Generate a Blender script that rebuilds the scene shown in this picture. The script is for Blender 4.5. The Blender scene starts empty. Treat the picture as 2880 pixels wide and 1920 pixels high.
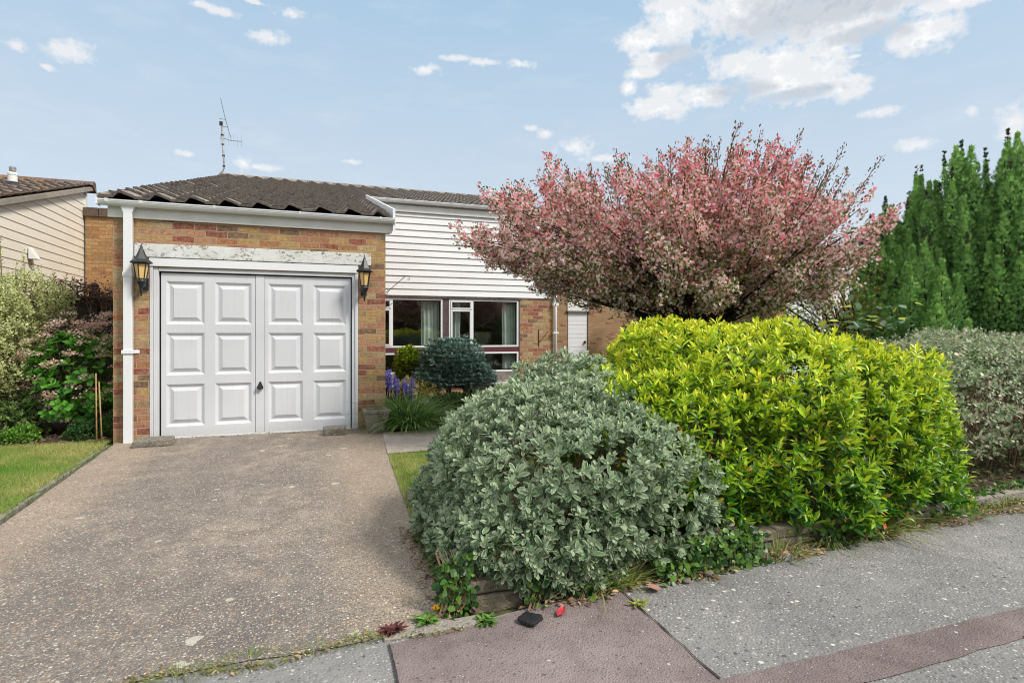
import bpy, math, random
import numpy as np
from mathutils import Vector
random.seed(7)
RNG = np.random.default_rng(11)
R = math.radians
SC = bpy.context.scene
COL = SC.collection
PI = math.pi

# ------------------------------------------------------------------ helpers
def tag(o, label=None, cat=None, group=None, kind=None):
    if label: o['label'] = label
    if cat: o['category'] = cat
    if group: o['group'] = group
    if kind: o['kind'] = kind
    return o

def empty(name, loc=(0, 0, 0)):
    o = bpy.data.objects.new(name, None)
    o.location = loc
    o.empty_display_size = 0.1
    COL.objects.link(o)
    return o

def adopt(o, parent):
    if parent is not None:
        o.parent = parent
        o.matrix_parent_inverse = parent.matrix_basis.inverted()

class MB:
    def __init__(s): s.v = []; s.f = []; s.mi = []; s.cur = 0
    def add(s, V, F):
        b = len(s.v); s.v += [tuple(p) for p in V]
        for f in F:
            s.f.append([b + i for i in f]); s.mi.append(s.cur)
        return s
    def box(s, x0, x1, y0, y1, z0, z1):
        V = [(x, y, z) for z in (z0, z1) for y in (y0, y1) for x in (x0, x1)]
        return s.add(V, [(0, 2, 3, 1), (4, 5, 7, 6), (0, 1, 5, 4), (2, 6, 7, 3), (0, 4, 6, 2), (1, 3, 7, 5)])
    def quad(s, a, b, c, d): return s.add([a, b, c, d], [(0, 1, 2, 3)])
    def tube(s, pts, r, n=8, cap=True):
        pts = [Vector(p) for p in pts]
        rr = r if isinstance(r, (list, tuple)) else [r] * len(pts)
        V = []; up = Vector((0.13, 0.21, 1)).normalized()
        for i, p in enumerate(pts):
            t = (pts[min(i + 1, len(pts) - 1)] - pts[max(i - 1, 0)])
            if t.length < 1e-9: t = Vector((0, 0, 1))
            t.normalize()
            a = t.cross(up)
            if a.length < 1e-3: a = t.cross(Vector((1, 0, 0)))
            a.normalize(); b = t.cross(a)
            for k in range(n):
                w = 2 * PI * k / n
                V.append(p + (a * math.cos(w) + b * math.sin(w)) * rr[i])
        F = []
        for i in range(len(pts) - 1):
            for k in range(n):
                k2 = (k + 1) % n
                F.append((i * n + k, i * n + k2, (i + 1) * n + k2, (i + 1) * n + k))
        if cap:
            F.append(tuple(range(n))[::-1]); F.append(tuple((len(pts) - 1) * n + k for k in range(n)))
        return s.add(V, F)
    def lathe(s, prof, c, n=12, rot=0.0):
        V = []; F = []
        for (r, z) in prof:
            for k in range(n):
                w = rot + 2 * PI * k / n
                V.append((c[0] + r * math.cos(w), c[1] + r * math.sin(w), c[2] + z))
        m = len(prof)
        for i in range(m - 1):
            for k in range(n):
                k2 = (k + 1) % n
                F.append((i * n + k, i * n + k2, (i + 1) * n + k2, (i + 1) * n + k))
        F.append(tuple(range(n))[::-1]); F.append(tuple((m - 1) * n + k for k in range(n)))
        return s.add(V, F)
    def build(s, name, mat, parent=None, smooth=False, bevel=0):
        me = bpy.data.meshes.new(name)
        me.from_pydata(s.v, [], s.f); me.update()
        mats = mat if isinstance(mat, (list, tuple)) else [mat]
        for m in mats: me.materials.append(m)
        if len(mats) > 1:
            me.polygons.foreach_set('material_index', s.mi)
        if smooth: me.polygons.foreach_set('use_smooth', [True] * len(me.polygons))
        o = bpy.data.objects.new(name, me); COL.objects.link(o)
        if bevel:
            b = o.modifiers.new('bevel', 'BEVEL'); b.width = bevel; b.segments = 2; b.limit_method = 'ANGLE'
        adopt(o, parent)
        return o

def box(name, mat, dims, parent=None, bevel=0):
    return MB().box(*dims).build(name, mat, parent, bevel=bevel)

def prism(poly, z0, z1):
    m = MB(); n = len(poly)
    V = [(p[0], p[1], z0) for p in poly] + [(p[0], p[1], z1) for p in poly]
    F = [tuple(range(n))[::-1], tuple(range(n, 2 * n))] + [(i, (i + 1) % n, n + (i + 1) % n, n + i) for i in range(n)]
    return m.add(V, F)

# ------------------------------------------------------------------ node helpers
def lin(h):
    h = h.lstrip('#'); c = [int(h[i:i + 2], 16) / 255 for i in (0, 2, 4)]
    return tuple(x / 12.92 if x <= 0.04045 else ((x + 0.055) / 1.055) ** 2.4 for x in c) + (1,)

class NT:
    def __init__(s, name):
        s.m = bpy.data.materials.new(name); s.m.use_nodes = True
        s.t = s.m.node_tree; s.t.nodes.clear()
        s.out = s.t.nodes.new('ShaderNodeOutputMaterial')
        s.p = s.t.nodes.new('ShaderNodeBsdfPrincipled')
        s.l(s.p.outputs[0], s.out.inputs[0])
    def l(s, a, b): s.t.links.new(a, b)
    def n(s, ty, **kw):
        nd = s.t.nodes.new('ShaderNode' + ty)
        for k, v in kw.items():
            if k in nd.inputs:
                i = nd.inputs[k]
                if hasattr(v, 'is_output'): s.l(v, i)
                else: i.default_value = v
            else: setattr(nd, k, v)
        return nd
    def coord(s, kind='Object'):
        return s.n('TexCoord').outputs[kind]
    def noise(s, vec, scale, detail=4, rough=0.55, dist=0.0):
        nd = s.n('TexNoise', Scale=scale, Detail=detail, Roughness=rough, Distortion=dist)
        s.l(vec, nd.inputs['Vector']); return nd.outputs['Fac']
    def noisec(s, vec, scale, detail=3):
        nd = s.n('TexNoise', Scale=scale, Detail=detail); s.l(vec, nd.inputs['Vector']); return nd.outputs['Color']
    def voro(s, vec, scale, feature='F1', out='Distance', rand=1.0):
        nd = s.n('TexVoronoi', feature=feature); nd.inputs['Scale'].default_value = scale
        nd.inputs['Randomness'].default_value = rand
        s.l(vec, nd.inputs['Vector']); return nd.outputs[out]
    def ramp(s, fac, stops, interp='LINEAR'):
        nd = s.n('ValToRGB'); s.l(fac, nd.inputs[0]); cr = nd.color_ramp; cr.interpolation = interp
        while len(cr.elements) > 1: cr.elements.remove(cr.elements[-1])
        cr.elements[0].position = stops[0][0]; cr.elements[0].color = stops[0][1]
        for p, c in stops[1:]:
            e = cr.elements.new(p); e.color = c
        return nd.outputs[0]
    def bw(s, fac, a, b):
        return s.ramp(fac, [(a, (0, 0, 0, 1)), (b, (1, 1, 1, 1))])
    def mix(s, fac, a, b, bt='MIX'):
        nd = s.n('Mix', data_type='RGBA', blend_type=bt)
        for v, i in ((fac, nd.inputs[0]), (a, nd.inputs[6]), (b, nd.inputs[7])):
            if hasattr(v, 'is_output'): s.l(v, i)
            else: i.default_value = v
        return nd.outputs[2]
    def math(s, op, a, b=0.0, c=None):
        nd = s.n('Math', operation=op)
        for k, v in enumerate((a, b, c)):
            if v is None: continue
            if hasattr(v, 'is_output'): s.l(v, nd.inputs[k])
            else: nd.inputs[k].default_value = v
        return nd.outputs[0]
    def vmath(s, op, a, b):
        nd = s.n('VectorMath', operation=op)
        for k, v in enumerate((a, b)):
            if hasattr(v, 'is_output'): s.l(v, nd.inputs[k])
            else: nd.inputs[k].default_value = v
        return nd.outputs[1] if op == 'LENGTH' else nd.outputs[0]
    def bump(s, h, strength=0.5, dist=0.01):
        nd = s.n('Bump'); nd.inputs['Strength'].default_value = strength; nd.inputs['Distance'].default_value = dist
        s.l(h, nd.inputs['Height']); s.l(nd.outputs[0], s.p.inputs['Normal'])
    def done(s, color=None, rough=None, spec=0.3):
        for v, i in ((color, s.p.inputs['Base Color']), (rough, s.p.inputs['Roughness'])):
            if v is None: continue
            if hasattr(v, 'is_output'): s.l(v, i)
            else: i.default_value = v
        s.p.inputs['Specular IOR Level'].default_value = spec
        return s.m

def plain(name, c, rough=0.6, var=0.12, scale=8, spec=0.3, metallic=0, bump=0.0, bscale=60):
    t = NT(name); co = t.coord()
    n = t.noise(co, scale, 5)
    c = lin(c) if isinstance(c, str) else tuple(c) + (1,)
    dk = tuple(x * (1 - var * 2) for x in c[:3]) + (1,)
    lt = tuple(min(1, x * (1 + var)) for x in c[:3]) + (1,)
    col = t.ramp(n, [(0.3, dk), (0.5, c), (0.72, lt)])
    t.p.inputs['Metallic'].default_value = metallic
    if bump: t.bump(t.noise(co, bscale, 4), bump, 0.01)
    return t.done(col, rough, spec)

def brick(name, palette, mortar, scale=1.0, dark=0.0, bw=0.235, bh=0.0775):
    t = NT(name); co = t.coord()
    dn = t.vmath('MULTIPLY', t.vmath('SUBTRACT', t.noisec(co, 7), (0.5, 0.5, 0.5)), (0.034, 0.034, 0.034))
    co2 = t.vmath('ADD', co, dn)
    sx = t.n('SeparateXYZ'); t.l(co2, sx.inputs[0])
    cx = t.n('CombineXYZ'); t.l(t.math('ADD', sx.outputs[0], sx.outputs[1]), cx.inputs[0]); t.l(sx.outputs[2], cx.inputs[1])
    b = t.n('TexBrick', offset=0.5, offset_frequency=2)
    for k, v in (('Scale', 1.0), ('Mortar Size', 0.006), ('Mortar Smooth', 0.35), ('Bias', 0.0), ('Brick Width', bw), ('Row Height', bh)):
        b.inputs[k].default_value = v
    b.inputs['Color1'].default_value = (0, 0, 0, 1); b.inputs['Color2'].default_value = (1, 1, 1, 1); b.inputs['Mortar'].default_value = (0.5, 0.5, 0.5, 1)
    t.l(cx.outputs[0], b.inputs['Vector'])
    n = len(palette)
    rnd = t.math('FRACT', t.math('MULTIPLY', b.outputs['Color'], 13.31))
    pal = t.ramp(rnd, [(i / n, lin(c)) for i, c in enumerate(palette)], 'CONSTANT')
    m1 = t.noise(co, 26, 6, 0.65)
    m2 = t.noise(co, 9, 4, 0.6)
    col = t.mix(t.bw(m1, 0.35, 0.75), t.mix(0.46, pal, (0.03, 0.02, 0.015, 1)), t.mix(0.22, pal, (0.72, 0.58, 0.42, 1)))
    col = t.mix(t.bw(m2, 0.52, 0.66), col, t.mix(0.45, col, lin('a08c6c')))
    sp = t.bw(t.noise(co, 90, 3, 0.7), 0.62, 0.7)
    col = t.mix(t.math('MULTIPLY', sp, 0.5), col, (0.08, 0.05, 0.03, 1))
    mo = t.mix(t.bw(m1, 0.3, 0.8), lin(mortar), tuple(x * 0.55 for x in lin(mortar)[:3]) + (1,))
    col = t.mix(b.outputs['Fac'], col, mo)
    h = t.math('SUBTRACT', t.math('MULTIPLY', m1, 0.5), b.outputs['Fac'])
    t.bump(h, 0.6, 0.012)
    return t.done(col, 0.9, 0.15)

M = {}
M['brick'] = brick('house_brick', ['c29a62', 'c08a68', '9c4c3a', 'c6a876', 'b07448', 'bd8a6a', 'a68a58', '8e4a3c', 'b09064', 'b47a5c', '9c805c', 'b09670', 'a8604a', 'c4a880', '7a5c46', 'c09a5c', 'b47c5c'], 'b8a286')
M['brick_dim'] = brick('weathered_brick', ['8d6a4a', '957052', '86604a', '94704a', '7b5a42', '8a5044', 'a07c58', '8f7350'], '8f7a60')
M['brick_tan'] = brick('tan_brick', ['c2935a', 'b98a58', 'c99a64', 'b0824e', 'bd8850', 'c8a06c', 'c08c5c', 'a9764a', 'c4935c'], '9a8058')
M['brick_back'] = brick('buff_brick', ['b39068', 'b8946c', 'ad8a62', 'b9966e', 'b28c64', 'a87e5c', 'b7946a', '94604a', 'b08c66', 'ba9870', 'b5906a'], 'b09470')

M['upvc'] = plain('white_plastic', (0.78, 0.79, 0.80), 0.35, 0.02, 2, 0.5)
M['upvc_cream'] = plain('aged_white_board', (0.74, 0.74, 0.69), 0.5, 0.06, 3, 0.4)
M['black_iron'] = plain('black_painted_metal', (0.018, 0.02, 0.022), 0.45, 0.3, 20, 0.5)
M['rust'] = plain('rusty_iron', (0.10, 0.035, 0.02), 0.8, 0.3, 40)
M['galv'] = plain('galvanised_metal', (0.32, 0.32, 0.32), 0.5, 0.2, 20, 0.5, 0.3)
M['dark'] = plain('dark_gap', (0.015, 0.013, 0.012), 0.9)
M['maroon'] = plain('peeling_maroon_paint', (0.12, 0.035, 0.04), 0.7, 0.3, 60)
M['post'] = plain('weathered_brown_post', (0.10, 0.075, 0.075), 0.75, 0.25, 25)
M['greyboard'] = plain('weathered_grey_board', (0.26, 0.22, 0.19), 0.85, 0.2, 18)
M['soil'] = plain('garden_soil', (0.075, 0.055, 0.04), 0.95, 0.35, 30, 0.1, bump=1.0, bscale=30)
M['bark'] = plain('brown_bark', (0.055, 0.042, 0.033), 0.9, 0.35, 30, 0.1, bump=1.0, bscale=45)
M['twig'] = plain('tan_twig', (0.20, 0.13, 0.085), 0.85, 0.25, 30, 0.1)
M['cane'] = plain('bamboo_cane', (0.42, 0.26, 0.12), 0.6, 0.2, 30)
M['curtain'] = plain('pale_curtain', (0.66, 0.72, 0.66), 0.85, 0.06, 5)
M['interior'] = plain('dim_plaster', (0.34, 0.27, 0.22), 0.9, 0.15, 2)
M['timber_in'] = plain('brown_timber', (0.08, 0.045, 0.03), 0.6, 0.25, 12)

def m_garage_paint():
    t = NT('grey_white_door_paint'); co = t.coord()
    n = t.noise(co, 1.3, 4); c = t.ramp(n, [(0.3, (0.61, 0.62, 0.645, 1)), (0.7, (0.68, 0.69, 0.71, 1))])
    st = t.bw(t.noise(t.vmath('MULTIPLY', co, (30, 1, 1.5)), 1.0, 4), 0.56, 0.8)
    c = t.mix(t.math('MULTIPLY', st, 0.28), c, (0.42, 0.42, 0.40, 1))
    sx = t.n('SeparateXYZ'); t.l(co, sx.inputs[0])
    low = t.math('MULTIPLY', t.math('SUBTRACT', 1.0, t.bw(sx.outputs[2], 0.0, 0.14)), t.noise(co, 22, 5))
    c = t.mix(t.math('MULTIPLY', low, 0.6), c, (0.36, 0.33, 0.28, 1))
    t.bump(t.noise(co, 120, 2), 0.05, 0.003)
    return t.done(c, 0.38, 0.45)
M['garage_paint'] = m_garage_paint()

def m_lintel():
    t = NT('flaking_white_paint'); co = t.coord()
    v = t.vmath('MULTIPLY', co, (1, 1, 1.7))
    n1 = t.noise(v, 26, 8, 0.72, 0.6); n2 = t.noise(v, 4, 3)
    m = t.math('MULTIPLY', t.bw(n1, 0.53, 0.57), t.bw(n2, 0.42, 0.55))
    base = t.ramp(t.noise(co, 8, 4), [(0.3, (0.60, 0.61, 0.57, 1)), (0.7, (0.72, 0.73, 0.70, 1))])
    t.bump(m, -0.5, 0.004)
    return t.done(t.mix(m, base, t.mix(n1, (0.05, 0.045, 0.04, 1), (0.3, 0.25, 0.2, 1))), 0.75, 0.2)
M['lintel'] = m_lintel()

def m_clad(name, c1, c2):
    t = NT(name); co = t.coord()
    n = t.noise(t.vmath('MULTIPLY', co, (1, 1, 6)), 1.6, 5)
    c = t.ramp(n, [(0.3, c1), (0.7, c2)])
    d = t.bw(t.noise(t.vmath('MULTIPLY', co, (14, 14, 1)), 1.0, 5), 0.6, 0.85)
    c = t.mix(t.math('MULTIPLY', d, 0.25), c, (0.42, 0.40, 0.33, 1))
    return t.done(c, 0.5, 0.35)
M['clad'] = m_clad('white_cladding', (0.70, 0.70, 0.68, 1), (0.78, 0.78, 0.77, 1))
M['clad_cream'] = m_clad('cream_cladding', (0.80, 0.73, 0.60, 1), (0.86, 0.79, 0.67, 1))

def m_tile():
    t = NT('concrete_roof_tile'); co = t.coord()
    n = t.noise(co, 5, 6, 0.65); n2 = t.noise(co, 40, 4, 0.7)
    c = t.ramp(n, [(0.25, (0.12, 0.10, 0.085, 1)), (0.5, (0.27, 0.235, 0.205, 1)), (0.75, (0.44, 0.39, 0.34, 1))])
    c = t.mix(t.bw(n2, 0.56, 0.68), c, (0.30, 0.27, 0.21, 1))
    c = t.mix(t.math('MULTIPLY', t.bw(t.noise(co, 13, 5, 0.7), 0.56, 0.66), 0.75), c, (0.045, 0.042, 0.022, 1))
    v = t.voro(co, 9, out='Distance')
    c = t.mix(t.math('MULTIPLY', t.math('SUBTRACT', 1.0, t.bw(v, 0.10, 0.16)), 0.6), c, (0.42, 0.40, 0.33, 1))
    t.bump(n2, 0.5, 0.01)
    return t.done(c, 0.92, 0.12)
M['tile'] = m_tile()
def m_tile_or():
    t = NT('lichen_roof_tile'); co = t.coord()
    n = t.noise(co, 3, 5); n2 = t.noise(co, 12, 5, 0.7)
    c = t.ramp(n, [(0.3, (0.12, 0.09, 0.08, 1)), (0.7, (0.24, 0.19, 0.17, 1))])
    c = t.mix(t.bw(n2, 0.52, 0.62), c, (0.34, 0.16, 0.035, 1))
    c = t.mix(t.bw(t.noise(co, 30, 4), 0.58, 0.66), c, (0.04, 0.035, 0.02, 1))
    return t.done(c, 0.92, 0.12)
M['tile_or'] = m_tile_or()

M['tile_edge'] = plain('dark_tile_edge', (0.11, 0.095, 0.082), 0.95, 0.3, 30, 0.05)  # darker tone for the front faces of the tile courses
def m_drive():
    t = NT('exposed_aggregate_concrete'); co = t.coord()
    big = t.noise(co, 0.7, 5, 0.6); mid = t.noise(co, 5, 5, 0.65)
    base = t.ramp(big, [(0.33, (0.18, 0.16, 0.14, 1)), (0.52, (0.27, 0.235, 0.195, 1)), (0.68, (0.40, 0.335, 0.26, 1))])
    base = t.mix(t.math('MULTIPLY', t.bw(mid, 0.42, 0.60), 0.75), base, (0.15, 0.13, 0.115, 1))
    st = t.bw(t.noise(t.vmath('MULTIPLY', co, (1.6, 0.55, 1)), 1.3, 5, 0.65), 0.48, 0.66)
    base = t.mix(t.math('MULTIPLY', st, 0.6), base, (0.12, 0.112, 0.108, 1))
    # warm dirt towards the edges
    sx = t.n('SeparateXYZ'); t.l(co, sx.inputs[0])
    e = t.math('ABSOLUTE', t.math('SUBTRACT', t.math('ADD', sx.outputs[0], t.math('MULTIPLY', mid, 0.5)), 1.7))
    base = t.mix(t.math('MULTIPLY', t.bw(e, 0.7, 1.5), 0.55), base, (0.44, 0.34, 0.235, 1))
    for sc, am in ((185, 0.9), (110, 0.9), (68, 0.8)):
        cellc = t.voro(co, sc, out='Color'); sc_ = t.n('SeparateColor'); t.l(cellc, sc_.inputs[0])
        stone = t.ramp(sc_.outputs[0], [(0, (0.12, 0.11, 0.10, 1)), (0.22, (0.20, 0.14, 0.12, 1)), (0.42, (0.30, 0.24, 0.19, 1)), (0.6, (0.13, 0.12, 0.115, 1)),
                        (0.7, (0.52, 0.31, 0.16, 1)), (0.78, (0.50, 0.42, 0.33, 1)), (0.92, (0.60, 0.52, 0.43, 1)), (0.975, (0.80, 0.76, 0.67, 1))], 'CONSTANT')
        d = t.voro(co, sc, out='Distance')
        f = t.math('MULTIPLY', t.math('SUBTRACT', 1.0, t.bw(d, 0.3, 0.5)), am)
        f = t.math('MULTIPLY', f, t.bw(sc_.outputs[1], 0.25, 0.45))
        base = t.mix(f, base, stone)
    # pale lichen rounds, denser by the garage's right corner
    lv = t.vmath('ADD', co, t.vmath('MULTIPLY', t.noisec(co, 12), (0.05, 0.05, 0.05)))
    d1 = t.voro(lv, 6.0, out='Distance'); c1 = t.voro(lv, 6.0, out='Color'); s1 = t.n('SeparateColor'); t.l(c1, s1.inputs[0])
    th = t.math('MULTIPLY', t.math('MULTIPLY', s1.outputs[0], 0.20), t.math('MULTIPLY', t.noise(co, 40, 4), 2.0))
    l1 = t.math('MULTIPLY', t.math('LESS_THAN', d1, th), t.math('GREATER_THAN', s1.outputs[1], 0.72))
    d2 = t.voro(lv, 10, out='Distance'); c2 = t.voro(lv, 10, out='Color'); s2 = t.n('SeparateColor'); t.l(c2, s2.inputs[0])
    cl = t.math('GREATER_THAN', t.noise(co, 1.6, 3), 0.47)
    rg = t.bw(sx.outputs[0], 1.5, 2.2)
    l2 = t.math('MULTIPLY', t.math('MULTIPLY', t.math('LESS_THAN', d2, t.math('MULTIPLY', s2.outputs[0], 0.42)), t.math('GREATER_THAN', s2.outputs[1], 0.35)), t.math('MAXIMUM', t.math('MULTIPLY', rg, cl), 0.0))
    base = t.mix(t.math('MULTIPLY', t.math('MAXIMUM', l1, l2), 0.7), base, (0.58, 0.54, 0.45, 1))
    dk = t.bw(t.noise(t.vmath('MULTIPLY', co, (1, 2.2, 1)), 7, 6, 0.75), 0.62, 0.72)
    base = t.mix(t.math('MULTIPLY', dk, 0.6), base, (0.055, 0.048, 0.045, 1))
    t.bump(t.voro(co, 75), 0.7, 0.01)
    return t.done(base, 0.88, 0.2)
M['drive'] = m_drive()

def m_asphalt(name, lo, hi, stones, amount=0.5, sc=110):
    t = NT(name); co = t.coord()
    base = t.ramp(t.noise(co, 1.1, 5, 0.6), [(0.35, lo), (0.65, hi)])
    base = t.mix(t.math('MULTIPLY', t.bw(t.noise(co, 8, 6, 0.7), 0.45, 0.75), 0.5), base, tuple(x * 0.55 for x in lo[:3]) + (1,))
    for k, s_ in enumerate((sc, sc * 0.42)):
        c = t.voro(co, s_, out='Color'); q = t.n('SeparateColor'); t.l(c, q.inputs[0])
        d = t.voro(co, s_, out='Distance')
        f = t.math('MULTIPLY', t.math('SUBTRACT', 1.0, t.bw(d, 0.22, 0.42)), t.math('GREATER_THAN', q.outputs[1], 1 - amount * (0.85 if k == 0 else 0.26)))
        base = t.mix(t.math('MULTIPLY', f, 0.85), base, t.ramp(q.outputs[0], stones, 'CONSTANT'))
    t.bump(t.voro(co, sc), 0.6, 0.008)
    return t.done(base, 0.9, 0.2)
M['asphalt'] = m_asphalt('grey_pavement_asphalt', (0.20, 0.193, 0.185, 1), (0.285, 0.272, 0.255, 1),
    [(0, (0.08, 0.08, 0.085, 1)), (0.25, (0.22, 0.215, 0.21, 1)), (0.55, (0.40, 0.38, 0.34, 1)), (0.85, (0.70, 0.66, 0.56, 1))], 0.75, 85)
M['patch'] = m_asphalt('red_brown_tarmac', (0.17, 0.13, 0.122, 1), (0.28, 0.225, 0.21, 1),
    [(0, (0.11, 0.085, 0.08, 1)), (0.6, (0.27, 0.22, 0.205, 1)), (0.96, (0.6, 0.55, 0.52, 1))], 0.35, 120)
M['path'] = m_asphalt('mossy_concrete_path', (0.34, 0.29, 0.25, 1), (0.48, 0.41, 0.34, 1),
    [(0, (0.18, 0.155, 0.13, 1)), (0.5, (0.42, 0.37, 0.31, 1)), (0.85, (0.55, 0.52, 0.45, 1))], 0.4, 60)
M['concrete_pale'] = m_asphalt('pale_edging_concrete', (0.26, 0.235, 0.20, 1), (0.38, 0.34, 0.28, 1),
    [(0, (0.16, 0.14, 0.12, 1)), (0.6, (0.45, 0.42, 0.36, 1))], 0.3, 80)

def m_stone(name, a, b, lich=0.5):
    t = NT(name); co = t.coord()
    c = t.ramp(t.noise(co, 9, 6, 0.7), [(0.3, a), (0.7, b)])
    l = t.bw(t.noise(co, 35, 6, 0.75), 0.55, 0.62)
    c = t.mix(t.math('MULTIPLY', l, lich), c, (0.52, 0.50, 0.43, 1))
    g = t.bw(t.noise(co, 6, 4), 0.55, 0.68)
    c = t.mix(t.math('MULTIPLY', g, 0.5), c, (0.10, 0.105, 0.05, 1))
    c = t.mix(t.math('MULTIPLY', t.bw(t.noise(co, 60, 5, 0.7), 0.58, 0.66), 0.7), c, (0.05, 0.045, 0.04, 1))
    t.bump(t.noise(co, 45, 6, 0.7), 0.9, 0.02)
    return t.done(c, 0.95, 0.1)
M['stone'] = m_stone('lichened_stone', (0.15, 0.13, 0.11, 1), (0.30, 0.27, 0.22, 1))
M['wallstone'] = m_stone('mossy_wall_stone', (0.15, 0.125, 0.085, 1), (0.30, 0.255, 0.18, 1), 0.35)
M['capstone'] = m_stone('dark_coping', (0.10, 0.07, 0.055, 1), (0.18, 0.13, 0.10, 1), 0.25)
M['seam'] = plain('dark_tar_joint', (0.05, 0.042, 0.04), 0.9, 0.3, 40)
M['fence'] = plain('weathered_fence_timber', (0.085, 0.075, 0.065), 0.9, 0.3, 14, 0.1)
M['sheen'] = plain('black_rubber', (0.02, 0.02, 0.022), 0.6, 0.3, 60, 0.3, bump=0.6, bscale=90)

def m_glass():
    t = NT('window_glass')
    fr = t.n('LayerWeight', Blend=0.5)
    gl = t.n('BsdfGlossy', Roughness=0.015); gl.inputs['Color'].default_value = (0.92, 0.95, 1, 1)
    tr = t.n('BsdfTransparent'); tr.inputs[0].default_value = (0.90, 0.93, 0.91, 1)
    mx = t.n('MixShader')
    t.l(t.math('ADD', t.math('MULTIPLY', t.math('POWER', fr.outputs['Facing'], 3.0), 0.8), 0.10), mx.inputs[0]); t.l(tr.outputs[0], mx.inputs[1]); t.l(gl.outputs[0], mx.inputs[2])
    t.l(mx.outputs[0], t.out.inputs[0]); return t.m
M['glass'] = m_glass()
def m_amber():
    t = NT('amber_glass')
    t.p.inputs['Emission Color'].default_value = (1, 0.72, 0.28, 1); t.p.inputs['Emission Strength'].default_value = 0.0
    return t.done((0.72, 0.50, 0.20, 1), 0.25, 0.5)
M['amber'] = m_amber()

def leafmat(name, transl=0.3, rough=0.5, margin=None, spec=0.25, mid=None, mw=0.6):
    """leaf colour from the per-leaf attribute; pale margins / midrib from the leaf's own uv"""
    t = NT(name)
    a = t.n('Attribute', attribute_name='Col').outputs['Color']
    col = a
    uv = t.n('UVMap').outputs[0]
    if margin or mid:
        s = t.n('SeparateXYZ'); t.l(uv, s.inputs[0])
        e = t.math('ABSOLUTE', t.math('SUBTRACT', s.outputs[0], 0.5))
        if mid: col = t.mix(t.math('SUBTRACT', 1.0, t.bw(e, 0.03, 0.09)), col, mid)
        if margin: col = t.mix(t.bw(e, mw * 0.5, mw * 0.5 + 0.1), col, margin)
    t.l(col, t.p.inputs['Base Color']); t.p.inputs['Roughness'].default_value = rough
    t.p.inputs['Specular IOR Level'].default_value = spec
    tr = t.n('BsdfTranslucent'); t.l(col, tr.inputs[0])
    mx = t.n('MixShader'); mx.inputs[0].default_value = transl
    t.l(t.p.outputs[0], mx.inputs[1]); t.l(tr.outputs[0], mx.inputs[2]); t.l(mx.outputs[0], t.out.inputs[0])
    return t.m
M['leaf'] = leafmat('leaf', 0.3)
M['leaf_gloss'] = leafmat('glossy_leaf', 0.25, 0.35, spec=0.4)
M['leaf_edge'] = leafmat('silver_edged_leaf', 0.2, 0.6, margin=(0.76, 0.80, 0.64, 1), mw=0.76)
M['leaf_var'] = leafmat('variegated_leaf', 0.3, 0.5, margin=(0.82, 0.80, 0.48, 1), mw=0.5)
M['petal'] = leafmat('petal', 0.45, 0.7, spec=0.1)
M['needle'] = leafmat('needle', 0.15, 0.6, spec=0.15)
M['grass'] = leafmat('grass_blade', 0.35, 0.5)

# ------------------------------------------------------------------ instancing of small leaf geometry into one mesh
def T_leaf(w=0.35, fold=0.12, curl=0.15, uvw=True):
    rows = [(0.0, 0.0), (0.3, 0.85), (0.65, 1.0), (1.0, 0.0)]
    V = [(0, 0, 0)]; UV = [(0.5, 0)]
    for t_, s in rows[1:3]:
        z = -curl * t_ * t_
        V += [(-w * s / 2, t_, z + fold * w), (0, t_, z), (w * s / 2, t_, z + fold * w)]
        UV += [(0.5 - 0.5, t_), (0.5, t_), (1.0, t_)]
    V.append((0, 1, -curl)); UV.append((0.5, 1))
    F = [(0, 2, 1), (0, 3, 2), (1, 2, 5, 4), (2, 3, 6, 5), (4, 5, 7), (5, 6, 7)]
    return np.array(V, float), F, np.array(UV, float)
def T_round(w=0.45, fold=0.1, curl=0.1):
    rows = [(0.22, 0.5), (0.55, 0.95), (0.85, 0.8)]
    V = [(0, 0, 0)]; UV = [(0.5, 0)]
    for t_, s in rows:
        z = -curl * t_ * t_
        V += [(-w * s / 2, t_, z + fold * w), (0, t_, z), (w * s / 2, t_, z + fold * w)]
        UV += [(0.0, t_), (0.5, t_), (1.0, t_)]
    V.append((0, 1, -curl)); UV.append((1.0, 1))
    F = [(0, 2, 1), (0, 3, 2), (1, 2, 5, 4), (2, 3, 6, 5), (4, 5, 8, 7), (5, 6, 9, 8), (7, 8, 10), (8, 9, 10)]
    return np.array(V, float), F, np.array(UV, float)
def T_diam(w=0.45, curl=0.1):
    V = [(0, 0, 0), (w / 2, 0.5, 0.06), (0, 1, -curl), (-w / 2, 0.5, 0.06)]
    return np.array(V, float), [(0, 1, 2, 3)], np.array([(0.5, 0), (1, 0.5), (0.5, 1), (0, 0.5)], float)
def T_flower(n=4, cup=0.35):
    V = []; F = []; UV = []
    for k in range(n):
        a = 2 * PI * k / n; da = PI / n * 0.95
        V += [(0, 0, 0), (0.6 * math.cos(a - da), 0.6 * math.sin(a - da), cup * 0.6), (math.cos(a), math.sin(a), cup), (0.6 * math.cos(a + da), 0.6 * math.sin(a + da), cup * 0.6)]
        F.append(tuple(4 * k + i for i in range(4))); UV += [(0.5, 0), (0, 0.5), (0.5, 1), (1, 0.5)]
    return np.array(V, float) * 0.5, F, np.array(UV, float)
def T_blade(w=0.05, bend=0.35, seg=3):
    V = []; F = []; UV = []
    for i in range(seg + 1):
        t_ = i / seg; ww = w * (1 - t_ * 0.9) / 2
        y = t_ * (1 - 0.25 * bend * t_); z = -bend * t_ ** 2.2
        V += [(-ww, y, z), (ww, y, z)]; UV += [(0, t_), (1, t_)]
        if i: b = 2 * i; F.append((b - 2, b - 1, b + 1, b))
    return np.array(V, float), F, np.array(UV, float)
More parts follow.
